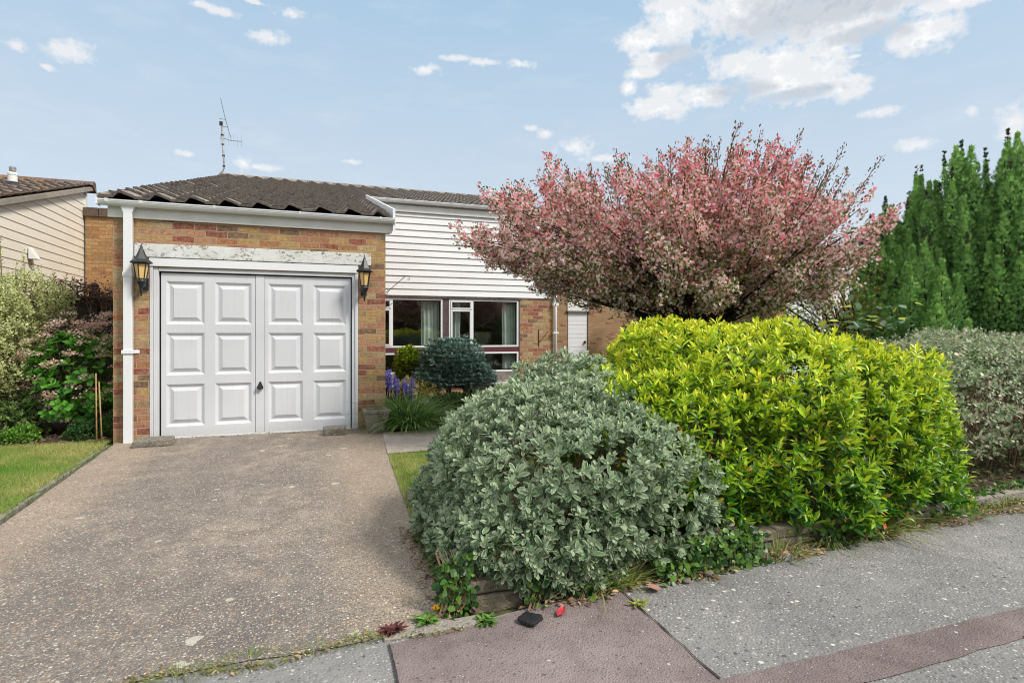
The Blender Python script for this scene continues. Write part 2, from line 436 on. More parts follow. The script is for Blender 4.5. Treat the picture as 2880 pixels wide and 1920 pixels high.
def T_tuft():
    V = []; F = []; UV = []
    for k, (ax, az) in enumerate(((0, 0), (0.55, 0.1), (-0.55, 0.1), (0.05, 0.55))):
        c, s = math.cos(ax), math.sin(ax); L = 1.0 if k == 0 else 0.75
        pts = [(0, 0), (0.13, 0.5), (0, 1), (-0.13, 0.5)]
        b = len(V)
        for (x, y) in pts:
            x, y = x * L, y * L
            V.append((x * c + y * s, -x * s + y * c, y * math.sin(az))); UV.append((0.5, y))
        F.append((b, b + 1, b + 2, b + 3))
    return np.array(V, float), F, np.array(UV, float)

def norm(a): return a / np.maximum(np.linalg.norm(a, axis=-1, keepdims=True), 1e-9)
def rvec(n): return norm(RNG.normal(size=(n, 3)))

class Inst:
    """gathers transformed copies of small templates, writes them as one mesh"""
    def __init__(s): s.V = []; s.L = []; s.LT = []; s.C = []; s.UV = []; s.nv = 0
    def add(s, T, P, D, N, S, C):
        V, F, UV = T; n = len(P)
        if n == 0: return s
        D = norm(np.asarray(D, float)); X = norm(np.cross(D, N)); Z = np.cross(X, D)
        S = np.broadcast_to(np.asarray(S, float), (n,))
        W = (V[None, :, 0:1] * X[:, None, :] + V[None, :, 1:2] * D[:, None, :] + V[None, :, 2:3] * Z[:, None, :]) * S[:, None, None] + P[:, None, :]
        k = len(V)
        fl = np.array([i for f in F for i in f]); lt = np.array([len(f) for f in F])
        base = s.nv + np.arange(n)[:, None] * k
        s.V.append(W.reshape(-1, 3)); s.L.append((base + fl[None]).ravel()); s.LT.append(np.tile(lt, n))
        s.UV.append(np.tile(UV[fl], (n, 1)))
        C = np.broadcast_to(np.asarray(C, float), (n, 3))
        s.C.append(np.repeat(np.concatenate([C, np.ones((n, 1))], 1), k, axis=0))
        s.nv += n * k
        return s
    def build(s, name, mat, parent=None, smooth=True):
        V = np.concatenate(s.V).astype(np.float32); L = np.concatenate(s.L).astype(np.int32); LT = np.concatenate(s.LT).astype(np.int32)
        me = bpy.data.meshes.new(name)
        me.vertices.add(len(V)); me.vertices.foreach_set('co', V.ravel())
        me.loops.add(len(L)); me.loops.foreach_set('vertex_index', L)
        me.polygons.add(len(LT)); ls = np.concatenate([[0], np.cumsum(LT)[:-1]]).astype(np.int32)
        me.polygons.foreach_set('loop_start', ls)
        try: me.polygons.foreach_set('loop_total', LT)
        except Exception: pass
        if smooth: me.polygons.foreach_set('use_smooth', np.ones(len(LT), bool))
        me.update(calc_edges=True)
        uv = me.uv_layers.new(name='UVMap'); uv.data.foreach_set('uv', np.concatenate(s.UV).astype(np.float32).ravel())
        ca = me.color_attributes.new('Col', 'FLOAT_COLOR', 'POINT'); ca.data.foreach_set('color', np.concatenate(s.C).astype(np.float32).ravel())
        me.materials.append(mat)
        o = bpy.data.objects.new(name, me); COL.objects.link(o); adopt(o, parent)
        return o

def jit(c, n, a=0.15, hue=0.06):
    c = np.asarray(c, float)
    k = 1 + RNG.normal(size=(n, 1)) * a
    h = 1 + RNG.normal(size=(n, 3)) * hue
    return np.clip(c * k * h, 0.003, 0.95)
def lerp(a, b, t): return np.asarray(a, float) * (1 - t) + np.asarray(b, float) * t

def lumps(seed, amp, freqs):
    r = np.random.default_rng(seed)
    W = [(r.normal(size=3) * f, r.uniform(0, 6.28), amp / (i + 1) ** 0.5) for i, f in enumerate(freqs)]
    return lambda d: sum(a * np.sin(d @ w + p) for w, p, a in W)

def mound(c, rad, n, seed, expo=2.6, amp=0.09, zmin=-1.0, depth=0.2, freqs=(2.5, 4, 6, 9, 13)):
    """points just inside a lumpy super-ellipsoid and their outward normals"""
    f = lumps(seed, amp, freqs)
    d = rvec(int(n * 2.2)); d = d[d[:, 2] > zmin][:n]
    rad = np.array(rad, float)
    r = (np.abs(d) ** expo).sum(1) ** (-1 / expo)
    r *= 1 + f(d * 1.0)
    k = 1 - depth * RNG.random(len(d)) ** 1.7
    P = d * (r * k)[:, None] * rad
    N = norm(np.sign(d) * np.abs(d) ** (expo - 1) / rad + 0.15 * rvec(len(d)))
    return P + np.array(c), N, k, d

def shoots(I, T, P, A, m, L, size, cols, spread=(1.15, 0.35), jitter=0.2):
    """m leaves in a spiral on each shoot (P base, A axis); cols = function(t, shoot index array) -> rgb"""
    n = len(P); A = norm(A)
    X = norm(np.cross(A, rvec(n))); Y = np.cross(A, X)
    ph = RNG.random(n) * 6.28
    L = np.broadcast_to(L, (n,)); ps = np.clip(1 + 0.2 * RNG.normal(size=n), 0.55, 1.5)
    for k in range(m):
        t = k / max(1, m - 1)
        a = ph + k * 2.4
        rad = X * np.cos(a)[:, None] + Y * np.sin(a)[:, None]
        el = spread[0] * (1 - t) + spread[1] * t
        D = A * math.cos(el) + rad * math.sin(el) + jitter * RNG.normal(size=(n, 3)) * 0.5
        Q = P + A * (t * L)[:, None]
        s = size * (0.75 + 0.35 * math.sin(PI * min(1, t + 0.15))) * (0.85 + 0.3 * RNG.random(n)) * ps
        I.add(T, Q, D, A + 0.3 * RNG.normal(size=(n, 3)), s, cols(t, n))

def stems(pts_fn, n, mat, name, parent, r=0.006):
    m = MB()
    for i in range(n):
        pts, rr = pts_fn(i)
        m.tube(pts, rr, 5, cap=False)
    return m.build(name, mat, parent, smooth=True)

exec_parts = []

# ================================================================== THE SETTING
# x runs along the garage front (to the right), y runs away from the street, z is up; metres
def sheet(name, poly, z, mat, kind='structure'):
    m = MB(); m.add([(p[0], p[1], z) for p in poly], [tuple(range(len(poly)))])
    o = m.build(name, mat); o['kind'] = kind; return o
def wob(p0, p1, n, a, seed):
    r = random.Random(seed); out = []
    for i in range(n):
        t = i / n; out.append((p0[0] + (p1[0] - p0[0]) * t + r.uniform(-a, a) * (i > 0), p0[1] + (p1[1] - p0[1]) * t + r.uniform(-a, a) * (i > 0)))
    return out

t = NT('dry_earth'); co = t.coord()
gm = t.done(t.ramp(t.noise(co, 0.8, 6), [(0.35, (0.07, 0.08, 0.035, 1)), (0.65, (0.13, 0.12, 0.06, 1))]), 0.95, 0.1)
sheet('ground', [(-250, -250), (300, -250), (300, 300), (-250, 300)], -0.03, gm)
sheet('pavement', [(-30, -60), (60, -60), (60, -4.95)] + [(12, -4.95)] + wob((9, -4.95), (3.6, -5.12), 20, 0.012, 3) + [(2.7, -5.28)] + [(2.4, -5.25), (-6, -5.25), (-30, -5.25)], 0.0, M['asphalt'])
sheet('driveway', [(-0.9, -5.31)] + wob((-0.3, -5.30), (2.66, -5.27), 26, 0.012, 5) + wob((2.66, -5.27), (2.72, -4.2), 10, 0.012, 6) + wob((2.72, -4.2), (2.86, -2.0), 16, 0.014, 7)
      + wob((2.86, -2.0), (3.0, -0.5), 8, 0.01, 8) + [(3.06, 0.05), (0.0, 0.05)] + wob((0.04, -0.15), (0.20, -3.1), 12, 0.006, 9) + wob((0.2, -3.1), (-0.9, -5.27), 8, 0.02, 10), 0.006, M['drive'])
sheet('tarmac_patch', wob((2.36, -6.9), (2.375, -5.335), 16, 0.005, 11) + wob((2.375, -5.335), (3.50, -5.2), 8, 0.004, 12) + wob((3.50, -5.24), (3.47, -5.98), 10, 0.005, 13)
      + wob((3.47, -5.98), (5.15, -6.01), 20, 0.006, 14) + wob((5.15, -6.01), (14, -6.3), 30, 0.006, 15) + wob((14, -6.5), (4.84, -6.176), 30, 0.008, 16) + wob((4.84, -6.176), (3.2, -6.17), 12, 0.008, 17) + [(3.1, -6.9)], 0.004, M['patch'])
def seam(p0, p1, n, a, seed, w=0.005):
    pts = wob(p0, p1, n, a, seed) + [p1]; m = MB(); dx, dy = p1[0] - p0[0], p1[1] - p0[1]; l_ = math.hypot(dx, dy); nx, ny = -dy / l_, dx / l_; r = random.Random(seed + 50)
    V = []
    for p in pts: q = w * r.uniform(0.3, 1.2); V += [(p[0] - nx * q, p[1] - ny * q, 0.0085), (p[0] + nx * q, p[1] + ny * q, 0.0085)]
    m.add(V, [(2 * i, 2 * i + 1, 2 * i + 3, 2 * i + 2) for i in range(len(pts) - 1)]); m.build('tarmac_seam', M['seam'])['kind'] = 'structure'
seam((2.36, -6.9), (2.375, -5.335), 16, 0.005, 11); seam((3.50, -5.24), (3.47, -5.98), 10, 0.005, 13); seam((14, -6.5), (4.84, -6.176), 60, 0.008, 16, 0.006)
sheet('road', [(-30, -60), (60, -60), (60, -7.0), (-30, -7.0)], 0.003, M['asphalt'])
lawn_mat = plain('short_turf', (0.19, 0.22, 0.06), 0.95, 0.35, 4, 0.1, bump=0.8, bscale=80)
LL = [(-6, 0.12), (-6, -5.2), (-0.95, -5.2), (-0.5, -4.5), (0.02, -3.25), (0.11, -3.0), (-0.02, -0.4), (-0.06, 0.02), (-0.6, 0.08)]
LR = [(2.87, -1.71), (2.84, -2.0), (2.70, -4.2), (2.66, -4.9), (4.4, -4.9), (5.2, -1.75), (3.6, -1.70)]
sheet('lawn', LL, 0.012, lawn_mat); sheet('lawn', LR, 0.012, lawn_mat)
sheet('flower_bed', [(-6, 0.14), (-0.6, 0.1), (-0.05, 0.04), (-0.05, 2.2), (-6, 2.2)], 0.016, M['soil'])
sheet('garden_path', [(2.86, -1.70), (3.6, -1.68), (5.2, -1.73), (9, -1.7), (9, 0.9), (4.6, 0.9), (4.2, 0.15), (3.06, -0.30), (2.96, -0.5)], 0.014, M['path'])
sheet('flower_bed', [(3.06, -0.42), (3.35, -0.42), (3.9, -0.05), (4.5, 0.7), (7.1, 0.7), (7.1, 3.59), (3.06, 3.59)], 0.02, M['soil'])
sheet('flower_bed', [(2.76, -5.0), (13, -4.75), (13, -1.9), (5.3, -1.9), (4.2, -3.6), (2.74, -4.3)], 0.016, M['soil'])
# edging strip between drive and left lawn: individual concrete kerb pieces
for i in range(9):
    y0 = -0.22 - i * 0.335; x = 0.03 + i * 0.017
    e = box('edging_kerb', M['greyboard'], (x - 0.04, x, y0 - 0.32, y0, -0.05, 0.018 + 0.004 * (i % 3)), bevel=0.006)
    tag(e, 'grey concrete edging kerbs sunk between the driveway and the left lawn', 'edging', 'edging kerbs along the left lawn')
box('driveway_threshold', M['concrete_pale'], (0.3, 2.85, -0.045, 0.10, -0.02, 0.012))['kind'] = 'structure'
box('driveway_lip', M['concrete_pale'], (2.36, 2.78, -5.31, -5.235, -0.02, 0.012), bevel=0.004)['kind'] = 'structure'

# ================================================================== THE HOUSE
house = empty('house', (1.5, 0, 0))
tag(house, 'brick and white clad bungalow with garage in front under one low tiled roof', 'house')
RS = 0.28
def rz(y): return 2.785 + RS * (y + 0.1)
W = MB()
T_ = 0.10
W.box(0, 0.36, 0, 0.22, -0.05, 2.62); W.box(2.71, 3.06, 0, 0.22, -0.05, 2.62); W.box(0.36, 2.71, 0, 0.22, 2.025, 2.62)
W.build('garage_wall', M['brick'], house)
W = MB()   # garage side walls, right one seen edge-on; left one rises with the roof
for x0, x1, ye in ((0.0, 0.11, 9.6), (2.95, 3.06, 3.59)):
    V = [(x0, 0.22, -0.05), (x1, 0.22, -0.05), (x1, ye, -0.05), (x0, ye, -0.05), (x0, 0.22, rz(0.22) - 0.12), (x1, 0.22, rz(0.22) - 0.12), (x1, ye, rz(ye) - 0.12), (x0, ye, rz(ye) - 0.12)]
    W.add(V, [(0, 3, 2, 1), (4, 5, 6, 7), (0, 1, 5, 4), (1, 2, 6, 5), (2, 3, 7, 6), (3, 0, 4, 7)])
W.build('side_wall', M['brick'], house)
W = MB()
MY = 3.594
W.box(6.33, 7.09, MY, MY + 0.22, -0.05, 1.97)
W.box(3.06, 6.33, MY + 0.02, MY + 0.22, -0.05, 0.20)
W.box(6.87, 7.09, MY + 0.22, 9.6, -0.05, 3.6)
W.build('wall', M['brick'], house)
# cladding boards (each board leans out to its lower edge), trimmed at the top by the fascia
C_ = MB(); bh = 0.1295; z = 1.985
for i in range(13):
    z0, z1 = z + i * bh, z + (i + 1) * bh
    y0, y1 = MY - 0.030, MY - 0.012
    x0, x1 = 3.06, 7.10
    C_.add([(x0, y0, z0 + 0.012), (x1, y0, z0 + 0.012), (x1, y1, z1 - 0.004), (x0, y1, z1 - 0.004), (x0, MY, z0), (x1, MY, z0)], [(0, 1, 2, 3), (4, 5, 1, 0)])
    C_.add([(x0, y1, z1 - 0.004), (x1, y1, z1 - 0.004), (x1, y1 + 0.006, z1 + 0.001), (x0, y1 + 0.006, z1 + 0.001)], [(0, 1, 2, 3)])
C_.box(3.06, 7.09, MY, MY + 0.1, 1.975, 3.7)
C_.build('cladding', M['clad'], house)
box('cladding_trim', M['upvc'], (7.085, 7.125, MY - 0.035, MY + 0.06, 1.96, 3.66), house)
box('window_head', M['post'], (3.06, 6.36, MY - 0.02, MY + 0.06, 1.945, 1.982), house)

# ---- roof: every tile course is a real stepped strip with rolls
def roof_courses(x0, x1, y0, y1, mat, name, parent, zf, period=0.357, gauge=0.335, roll=0.060, off=0.0, rs=RS):
    prof = [(0.0, 0.0), (0.05, roll), (0.072, roll), (0.20, 0.012), (0.21, 0.0)]
    m = MB(); k = 0; y = y0
    r = random.Random(5)
    while y < y1 - 0.02:
        ye = min(y + gauge + 0.05, y1)
        xs = []
        n0 = math.floor((x0 - off) / period) - 1
        while off + n0 * period < x1:
            b = off + n0 * period
            for px_, pz in prof: xs.append((b + px_, pz))
            xs.append((b + period - 0.002, 0.0)); n0 += 1
        xs = sorted(xs); cl = [(min(max(a, x0), x1), b) for a, b in xs if x0 - 0.06 <= a <= x1 + 0.06]
        lift = 0.044 if k else 0.026; th = 0.028 if k else 0.024
        tl = {}
        V = []; F = []
        for i, (x, pz) in enumerate(cl):
            c = int((x - off) / period + 100); 
            if c not in tl: tl[c] = r.uniform(-0.005, 0.006)
            e = tl[c]
            V += [(x, y - e, zf(y) + pz + lift - th - 0.006), (x, y - e, zf(y) + pz + lift + e * 0.5), (x, ye, zf(ye) + pz * 0.98)]
        n = len(cl)
        for i in range(n - 1):
            a, b = 3 * i, 3 * i + 3
            F += [(a + 1, b + 1, b + 2, a + 2)]
        F += [(0, 1, 2), (3 * n - 3, 3 * n - 1, 3 * n - 2)]
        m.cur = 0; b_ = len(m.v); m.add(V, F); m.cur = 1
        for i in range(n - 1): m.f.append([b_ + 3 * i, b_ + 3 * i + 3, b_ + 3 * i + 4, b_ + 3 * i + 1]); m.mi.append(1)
        m.cur = 0
        y += gauge; k += 1
    return m
rf = roof_courses(-0.10, 3.14, -0.13, MY - 0.06, M['tile'], 'roof', house, rz, off=0.03)
rf.v += []; 
b0 = roof_courses(-0.10, 7.25, -0.13 + 0.335 * 11, 9.75, M['tile'], 'roof', house, rz, off=0.03)
b_ = len(rf.v); rf.v += b0.v; rf.f += [[b_ + i for i in f] for f in b0.f]; rf.mi += b0.mi
# under-sheet so that nothing shows between courses
rf.add([(-0.08, -0.05, rz(-0.05) - 0.03), (3.12, -0.05, rz(-0.05) - 0.03), (3.12, 3.5, rz(3.5) - 0.03), (-0.08, 3.5, rz(3.5) - 0.03)], [(0, 1, 2, 3)])
rf.add([(-0.08, 3.5, rz(3.5) - 0.03), (7.22, 3.5, rz(3.5) - 0.03), (7.22, 9.75, rz(9.75) - 0.03), (-0.08, 9.75, rz(9.75) - 0.03)], [(0, 1, 2, 3)])
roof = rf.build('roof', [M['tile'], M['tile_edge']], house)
rd = MB(); x = -0.12
while x < 7.2:
    a = x; b = min(x + 0.44, 7.27); zz = rz(9.75)
    pr = [(-0.14, -0.02), (-0.11, 0.06), (-0.05, 0.10), (0.05, 0.10), (0.11, 0.06), (0.14, -0.02)]
    V = [(xx, 9.78 + p, zz + q + (0.006 if xx == a else 0)) for xx in (a, b) for p, q in pr]
    rd.add(V, [(i, i + 1, 7 + i, 6 + i) for i in range(5)] + [(0, 1, 2, 3, 4, 5), (11, 10, 9, 8, 7, 6)]); x += 0.445
rd.build('ridge_tile', M['tile'], roof)
# back slope so that the roof is a real roof
bk = MB(); bk.add([(-0.1, 9.8, rz(9.75) + 0.02), (7.25, 9.8, rz(9.75) + 0.02), (7.25, 13.5, 4.3), (-0.1, 13.5, 4.3)], [(0, 1, 2, 3)]); bk.build('rear_slope', M['tile'], roof)
vb = MB()
vb.add([(-0.13, -0.1, rz(-0.1) - 0.05), (-0.07, -0.1, rz(-0.1) - 0.05), (-0.07, 9.75, rz(9.75) - 0.05), (-0.13, 9.75, rz(9.75) - 0.05),
        (-0.13, -0.1, rz(-0.1) + 0.035), (-0.07, -0.1, rz(-0.1) + 0.035), (-0.07, 9.75, rz(9.75) + 0.035), (-0.13, 9.75, rz(9.75) + 0.035)],
       [(0, 3, 2, 1), (4, 5, 6, 7), (0, 1, 5, 4), (1, 2, 6, 5), (2, 3, 7, 6), (3, 0, 4, 7)])
vb.build('verge', M['tile'], roof)
wv = MB()
def slopebox(m, x0, x1, ya, yb, dz0, dz1):
    m.add([(x0, ya, rz(ya) + dz0), (x1, ya, rz(ya) + dz0), (x1, yb, rz(yb) + dz0), (x0, yb, rz(yb) + dz0), (x0, ya, rz(ya) + dz1), (x1, ya, rz(ya) + dz1), (x1, yb, rz(yb) + dz1), (x0, yb, rz(yb) + dz1)],
          [(0, 3, 2, 1), (4, 5, 6, 7), (0, 1, 5, 4), (1, 2, 6, 5), (2, 3, 7, 6), (3, 0, 4, 7)])
slopebox(wv, 3.143, 3.175, -0.1, 3.48, -0.20, 0.10)
wv.build('bargeboard', M['upvc'], house)

# ---- fascias, gutters, downpipes
box('fascia', M['upvc_cream'], (-0.045, 3.14, -0.03, -0.003, 2.575, 2.745), house)
box('fascia', M['upvc_cream'], (3.06, 7.13, MY - 0.06, MY - 0.036, 3.63, 3.80), house)
so = MB(); so.box(-0.045, 3.14, -0.003, 0.22, 2.60, 2.622); so.build('soffit', M['upvc_cream'], house)
def gutter(x0, x1, yc, zt, r, name):
    m = MB(); n = 8
    pr = []
    for k in range(n + 1):
        a = PI + PI * k / n
        pr.append((yc + r * math.cos(a) * 0.95, zt + r * math.sin(a) * 1.0))
    outer = [(yc - r * 0.95 - 0.006, zt), (yc - r * 0.95 - 0.006, zt - 0.012)] + [(yc + r * math.cos(PI + PI * k / n), zt - 0.004 + (r + 0.004) * math.sin(PI + PI * k / n)) for k in range(n + 1)]
    ring = outer + pr[::-1]
    N = len(ring)
    V = [(x0, a, b) for a, b in ring] + [(x1, a, b) for a, b in ring]
    m.add(V, [(i, (i + 1) % N, N + (i + 1) % N, N + i) for i in range(N)])
    for xe in (x0, x1):
        m.add([(xe, a, b) for a, b in pr], [tuple(range(len(pr)))])
        s = -0.003 if xe == x0 else 0.003
        m.box(min(xe, xe + s * 7), max(xe, xe + s * 7), yc - r - 0.008, yc + r + 0.004, zt - r - 0.012, zt + 0.004) if False else None
    g = m.build(name, M['upvc'], house, smooth=False)
    return g
G1 = gutter(-0.115, 3.16, -0.088, 2.755, 0.056, 'gutter')
G2 = gutter(3.18, 7.2, MY - 0.12, 3.845, 0.056, 'gutter')
def gutter_band(x, yc, zt, w=0.03, parent=None):
    m = MB(); r = 0.063; n = 8
    pr = [(yc - r, zt + 0.006)] + [(yc + r * math.cos(PI + PI * k / n), zt - 0.004 + r * math.sin(PI + PI * k / n)) for k in range(n + 1)]
    V = [(x - w / 2, a, b) for a, b in pr] + [(x + w / 2, a, b) for a, b in pr]
    N = len(pr); m.add(V, [(i, i + 1, N + i + 1, N + i) for i in range(N - 1)] + [tuple(range(N)), tuple(range(N, 2 * N))])
    return m.build('gutter_bracket', M['upvc'], parent)
for x in (-0.03, 0.30, 1.05, 2.0, 2.98): gutter_band(x, -0.088, 2.755, 0.035 if x < 0.5 else 0.02, G1)
for x in (3.9, 4.85, 5.75, 6.6): gutter_band(x, MY - 0.12, 3.845, 0.02, G2)
box('stop_end', M['upvc'], (3.158, 3.172, -0.152, -0.03, 2.69, 2.765), G1)
box('stop_end', M['upvc'], (-0.127, -0.113, -0.152, -0.03, 2.69, 2.765), G1)
dp = MB()
dp.box(0.12, 0.205, -0.095, -0.022, 0.0, 2.625)
dp.add([(0.09, -0.10, 2.70), (0.235, -0.10, 2.70), (0.235, -0.02, 2.70), (0.09, -0.02, 2.70), (0.12, -0.095, 2.62), (0.205, -0.095, 2.62), (0.205, -0.022, 2.62), (0.12, -0.022, 2.62)],
       [(0, 1, 5, 4), (1, 2, 6, 5), (2, 3, 7, 6), (3, 0, 4, 7)])
dp.box(0.113, 0.212, -0.102, -0.015, 1.90, 1.95)
pipe = dp.build('downpipe', M['upvc'], house, bevel=0.004)
cb = MB(); cb.box(0.105, 0.22, -0.108, -0.001, 1.02, 1.062); cb.box(0.218, 0.262, -0.012, -0.001, 1.022, 1.06); cb.build('pipe_clip', M['upvc'], pipe, bevel=0.003)
dp = MB(); dp.tube([(7.13, MY - 0.05, 3.75), (7.13, MY - 0.05, 0.0)], 0.036, 12); p2 = dp.build('downpipe', M['upvc'], house, smooth=True)
cb = MB(); cb.box(7.07, 7.19, MY - 0.09, MY - 0.01, 1.24, 1.275); cb.build('pipe_clip', M['upvc'], p2)
cb = MB(); cb.box(7.07, 7.19, MY - 0.09, MY - 0.01, 1.84, 1.90); cb.build('pipe_clip', M['upvc'], p2)

# ---- lintel, boards, garage door
lt = MB(); lt.box(0.21, 2.872, -0.022, 0.1, 2.137, 2.292); lt.build('lintel', M['lintel'], house, bevel=0.006)
box('door_head_board', M['upvc'], (0.355, 2.708, -0.014, 0.10, 2.034, 2.130), house, bevel=0.003)
fr = MB()
fr.box(0.362, 0.395, -0.004, 0.12, 0.0, 2.028); fr.box(0.397, 0.447, 0.012, 0.12, 0.0, 2.028)
fr.box(2.672, 2.708, -0.004, 0.12, 0.0, 2.028); fr.box(2.634, 2.670, 0.012, 0.12, 0.0, 2.028)
fr.box(0.449, 2.632, 0.012, 0.12, 1.982, 2.026)
fr.build('door_frame', M['garage_paint'], house, bevel=0.002)
box('door_gap', M['dark'], (0.447, 2.634, 0.10, 0.13, 0.0, 1.982), house)
gd = MB(); DY = 0.045
def door_leaf(m, x0, x1, z0, z1, panels, rows):
    xs = sorted({x0, x1} | {p for ab in panels for p in ab}); zs = sorted({z0, z1} | {p for ab in rows for p in ab})
    for i in range(len(xs) - 1):
        for j in range(len(zs) - 1):
            a, b, c, d = xs[i], xs[i + 1], zs[j], zs[j + 1]
            if (a, b) in panels and (c, d) in rows:
                rings = [(0, 0), (0.010, 0.007), (0.030, 0.020), (0.040, 0.020), (0.076, 0.004), (0.080, 0.0)]
                for q in range(len(rings) - 1):
                    (i0, d0), (i1, d1) = rings[q], rings[q + 1]
                    A = [(a + i0, DY + d0, c + i0), (b - i0, DY + d0, c + i0), (b - i0, DY + d0, d - i0), (a + i0, DY + d0, d - i0)]
                    B = [(a + i1, DY + d1, c + i1), (b - i1, DY + d1, c + i1), (b - i1, DY + d1, d - i1), (a + i1, DY + d1, d - i1)]
                    for k in range(4): m.quad(A[k], A[(k + 1) % 4], B[(k + 1) % 4], B[k])
                i1, d1 = rings[-1]; m.quad((a + i1, DY + d1, c + i1), (b - i1, DY + d1, c + i1), (b - i1, DY + d1, d - i1), (a + i1, DY + d1, d - i1))
            else: m.quad((a, DY, c), (b, DY, c), (b, DY, d), (a, DY, d))
    m.quad((x0, DY, z0), (x0, DY + 0.04, z0), (x0, DY + 0.04, z1), (x0, DY, z1)); m.quad((x1, DY, z0), (x1, DY + 0.04, z0), (x1, DY + 0.04, z1), (x1, DY, z1))
    m.quad((x0, DY, z1), (x1, DY, z1), (x1, DY + 0.04, z1), (x0, DY + 0.04, z1)); m.quad((x0, DY, z0), (x1, DY, z0), (x1, DY + 0.04, z0), (x0, DY + 0.04, z0))
rows = [(0.148, 0.648), (0.756, 1.257), (1.360, 1.868)]
door_leaf(gd, 0.468, 1.480, 0.028, 1.964, [(0.519, 0.922), (1.035, 1.437)], rows)
door_leaf(gd, 1.590, 2.618, 0.028, 1.964, [(1.628, 2.033), (2.158, 2.558)], rows)
gdo = gd.build('garage_door', M['garage_paint'], house)
box('cover_strip', M['garage_paint'], (1.484, 1.586, DY - 0.006, DY + 0.03, 0.028, 1.964), gdo)
box('bottom_rail', M['upvc'], (0.468, 2.618, DY - 0.008, DY + 0.03, 0.012, 0.026), gdo)
hd = MB(); hd.lathe([(0.012, 0), (0.010, 0.02)], (1.537, 0, 0), 10); hd.v = [(v[0], DY - 0.006 - v[2], 0.645 + v[1]) for v in hd.v]
hd.add([(1.531, 0.008, 0.645), (1.545, 0.008, 0.645), (1.572, 0.0, 0.585), (1.565, 0.0, 0.565), (1.512, 0.0, 0.565), (1.504, 0.0, 0.585),
        (1.531, 0.024, 0.645), (1.545, 0.024, 0.645), (1.572, 0.022, 0.585), (1.565, 0.022, 0.565), (1.512, 0.022, 0.565), (1.504, 0.022, 0.585)],
       [tuple(range(6)), tuple(range(11, 5, -1))] + [(i, (i + 1) % 6, 6 + (i + 1) % 6, 6 + i) for i in range(6)])
hd.build('handle', M['black_iron'], gdo, bevel=0.002)

# ---- windows
def frame_rect(m, x0, x1, z0, z1, w, ya, yb, wb=None):
    wb = wb or w
    m.box(x0, x0 + w, ya, yb, z0, z1); m.box(x1 - w, x1, ya, yb, z0, z1)
    m.box(x0 + w, x1 - w, ya, yb, z1 - w, z1); m.box(x0 + w, x1 - w, ya, yb, z0, z0 + wb)
def window(x0, x1, xm, parent):
    f = MB(); Y0 = MY
    frame_rect(f, x0, x1, 0.965, 1.943, 0.035, Y0, Y0 + 0.07)
    f.box(xm - 0.02, xm + 0.02, Y0 + 0.001, Y0 + 0.07, 1.0, 1.908)
    w = f.build('window', M['upvc'], parent, bevel=0.004)
    c = MB(); a, b = x0 + 0.037, xm - 0.022
    frame_rect(c, a, b, 1.002, 1.725, 0.034, Y0 - 0.012, Y0 + 0.05)
    c.build('casement', M['upvc'], w, bevel=0.004)
    c2 = MB(); frame_rect(c2, a, b, 1.740, 1.906, 0.026, Y0 - 0.012, Y0 + 0.05); c2.build('top_light', M['upvc'], w, bevel=0.004)
    box('pane', M['glass'], (a + 0.034, b - 0.034, Y0 + 0.018, Y0 + 0.024, 1.036, 1.691), w)
    box('pane', M['glass'], (a + 0.026, b - 0.026, Y0 + 0.018, Y0 + 0.024, 1.766, 1.88), w)
    box('pane', M['glass'], (xm + 0.02, x1 - 0.035, Y0 + 0.03, Y0 + 0.036, 1.0, 1.908), w)
    box('beading', M['dark'], (xm + 0.02, x1 - 0.035, Y0 + 0.018, Y0 + 0.03, 1.896, 1.908), w)
    return w
w1 = window(3.16, 4.665, 3.655, house); w2 = window(4.795, 6.300, 5.29, house)
def low_window(x0, x1):
    f = MB(); frame_rect(f, x0, x1, 0.45, 0.862, 0.035, MY, MY + 0.07)
    w = f.build('low_window', M['upvc'], house, bevel=0.004)
    box('pane', M['glass'], (x0 + 0.035, x1 - 0.035, MY + 0.03, MY + 0.036, 0.485, 0.827), w)
    return w
low_window(3.16, 4.665); low_window(4.795, 6.300)
box('window_post', M['post'], (4.667, 4.793, MY - 0.004, MY + 0.08, 0.45, 1.943), house)
box('window_post', M['post'], (6.302, 6.328, MY - 0.004, MY + 0.08, 0.2, 1.943), house)
box('window_board', M['maroon'], (3.10, 4.665, MY + 0.004, MY + 0.06, 0.866, 0.962), house)
box('window_board', M['maroon'], (4.795, 6.300, MY + 0.004, MY + 0.06, 0.866, 0.962), house)
box('timber_board', M['greyboard'], (3.06, 6.300, MY - 0.006, MY + 0.06, 0.235, 0.447), house)
box('sill', M['upvc_cream'], (3.06, 6.30, MY - 0.05, MY + 0.06, 0.205, 0.232), house)
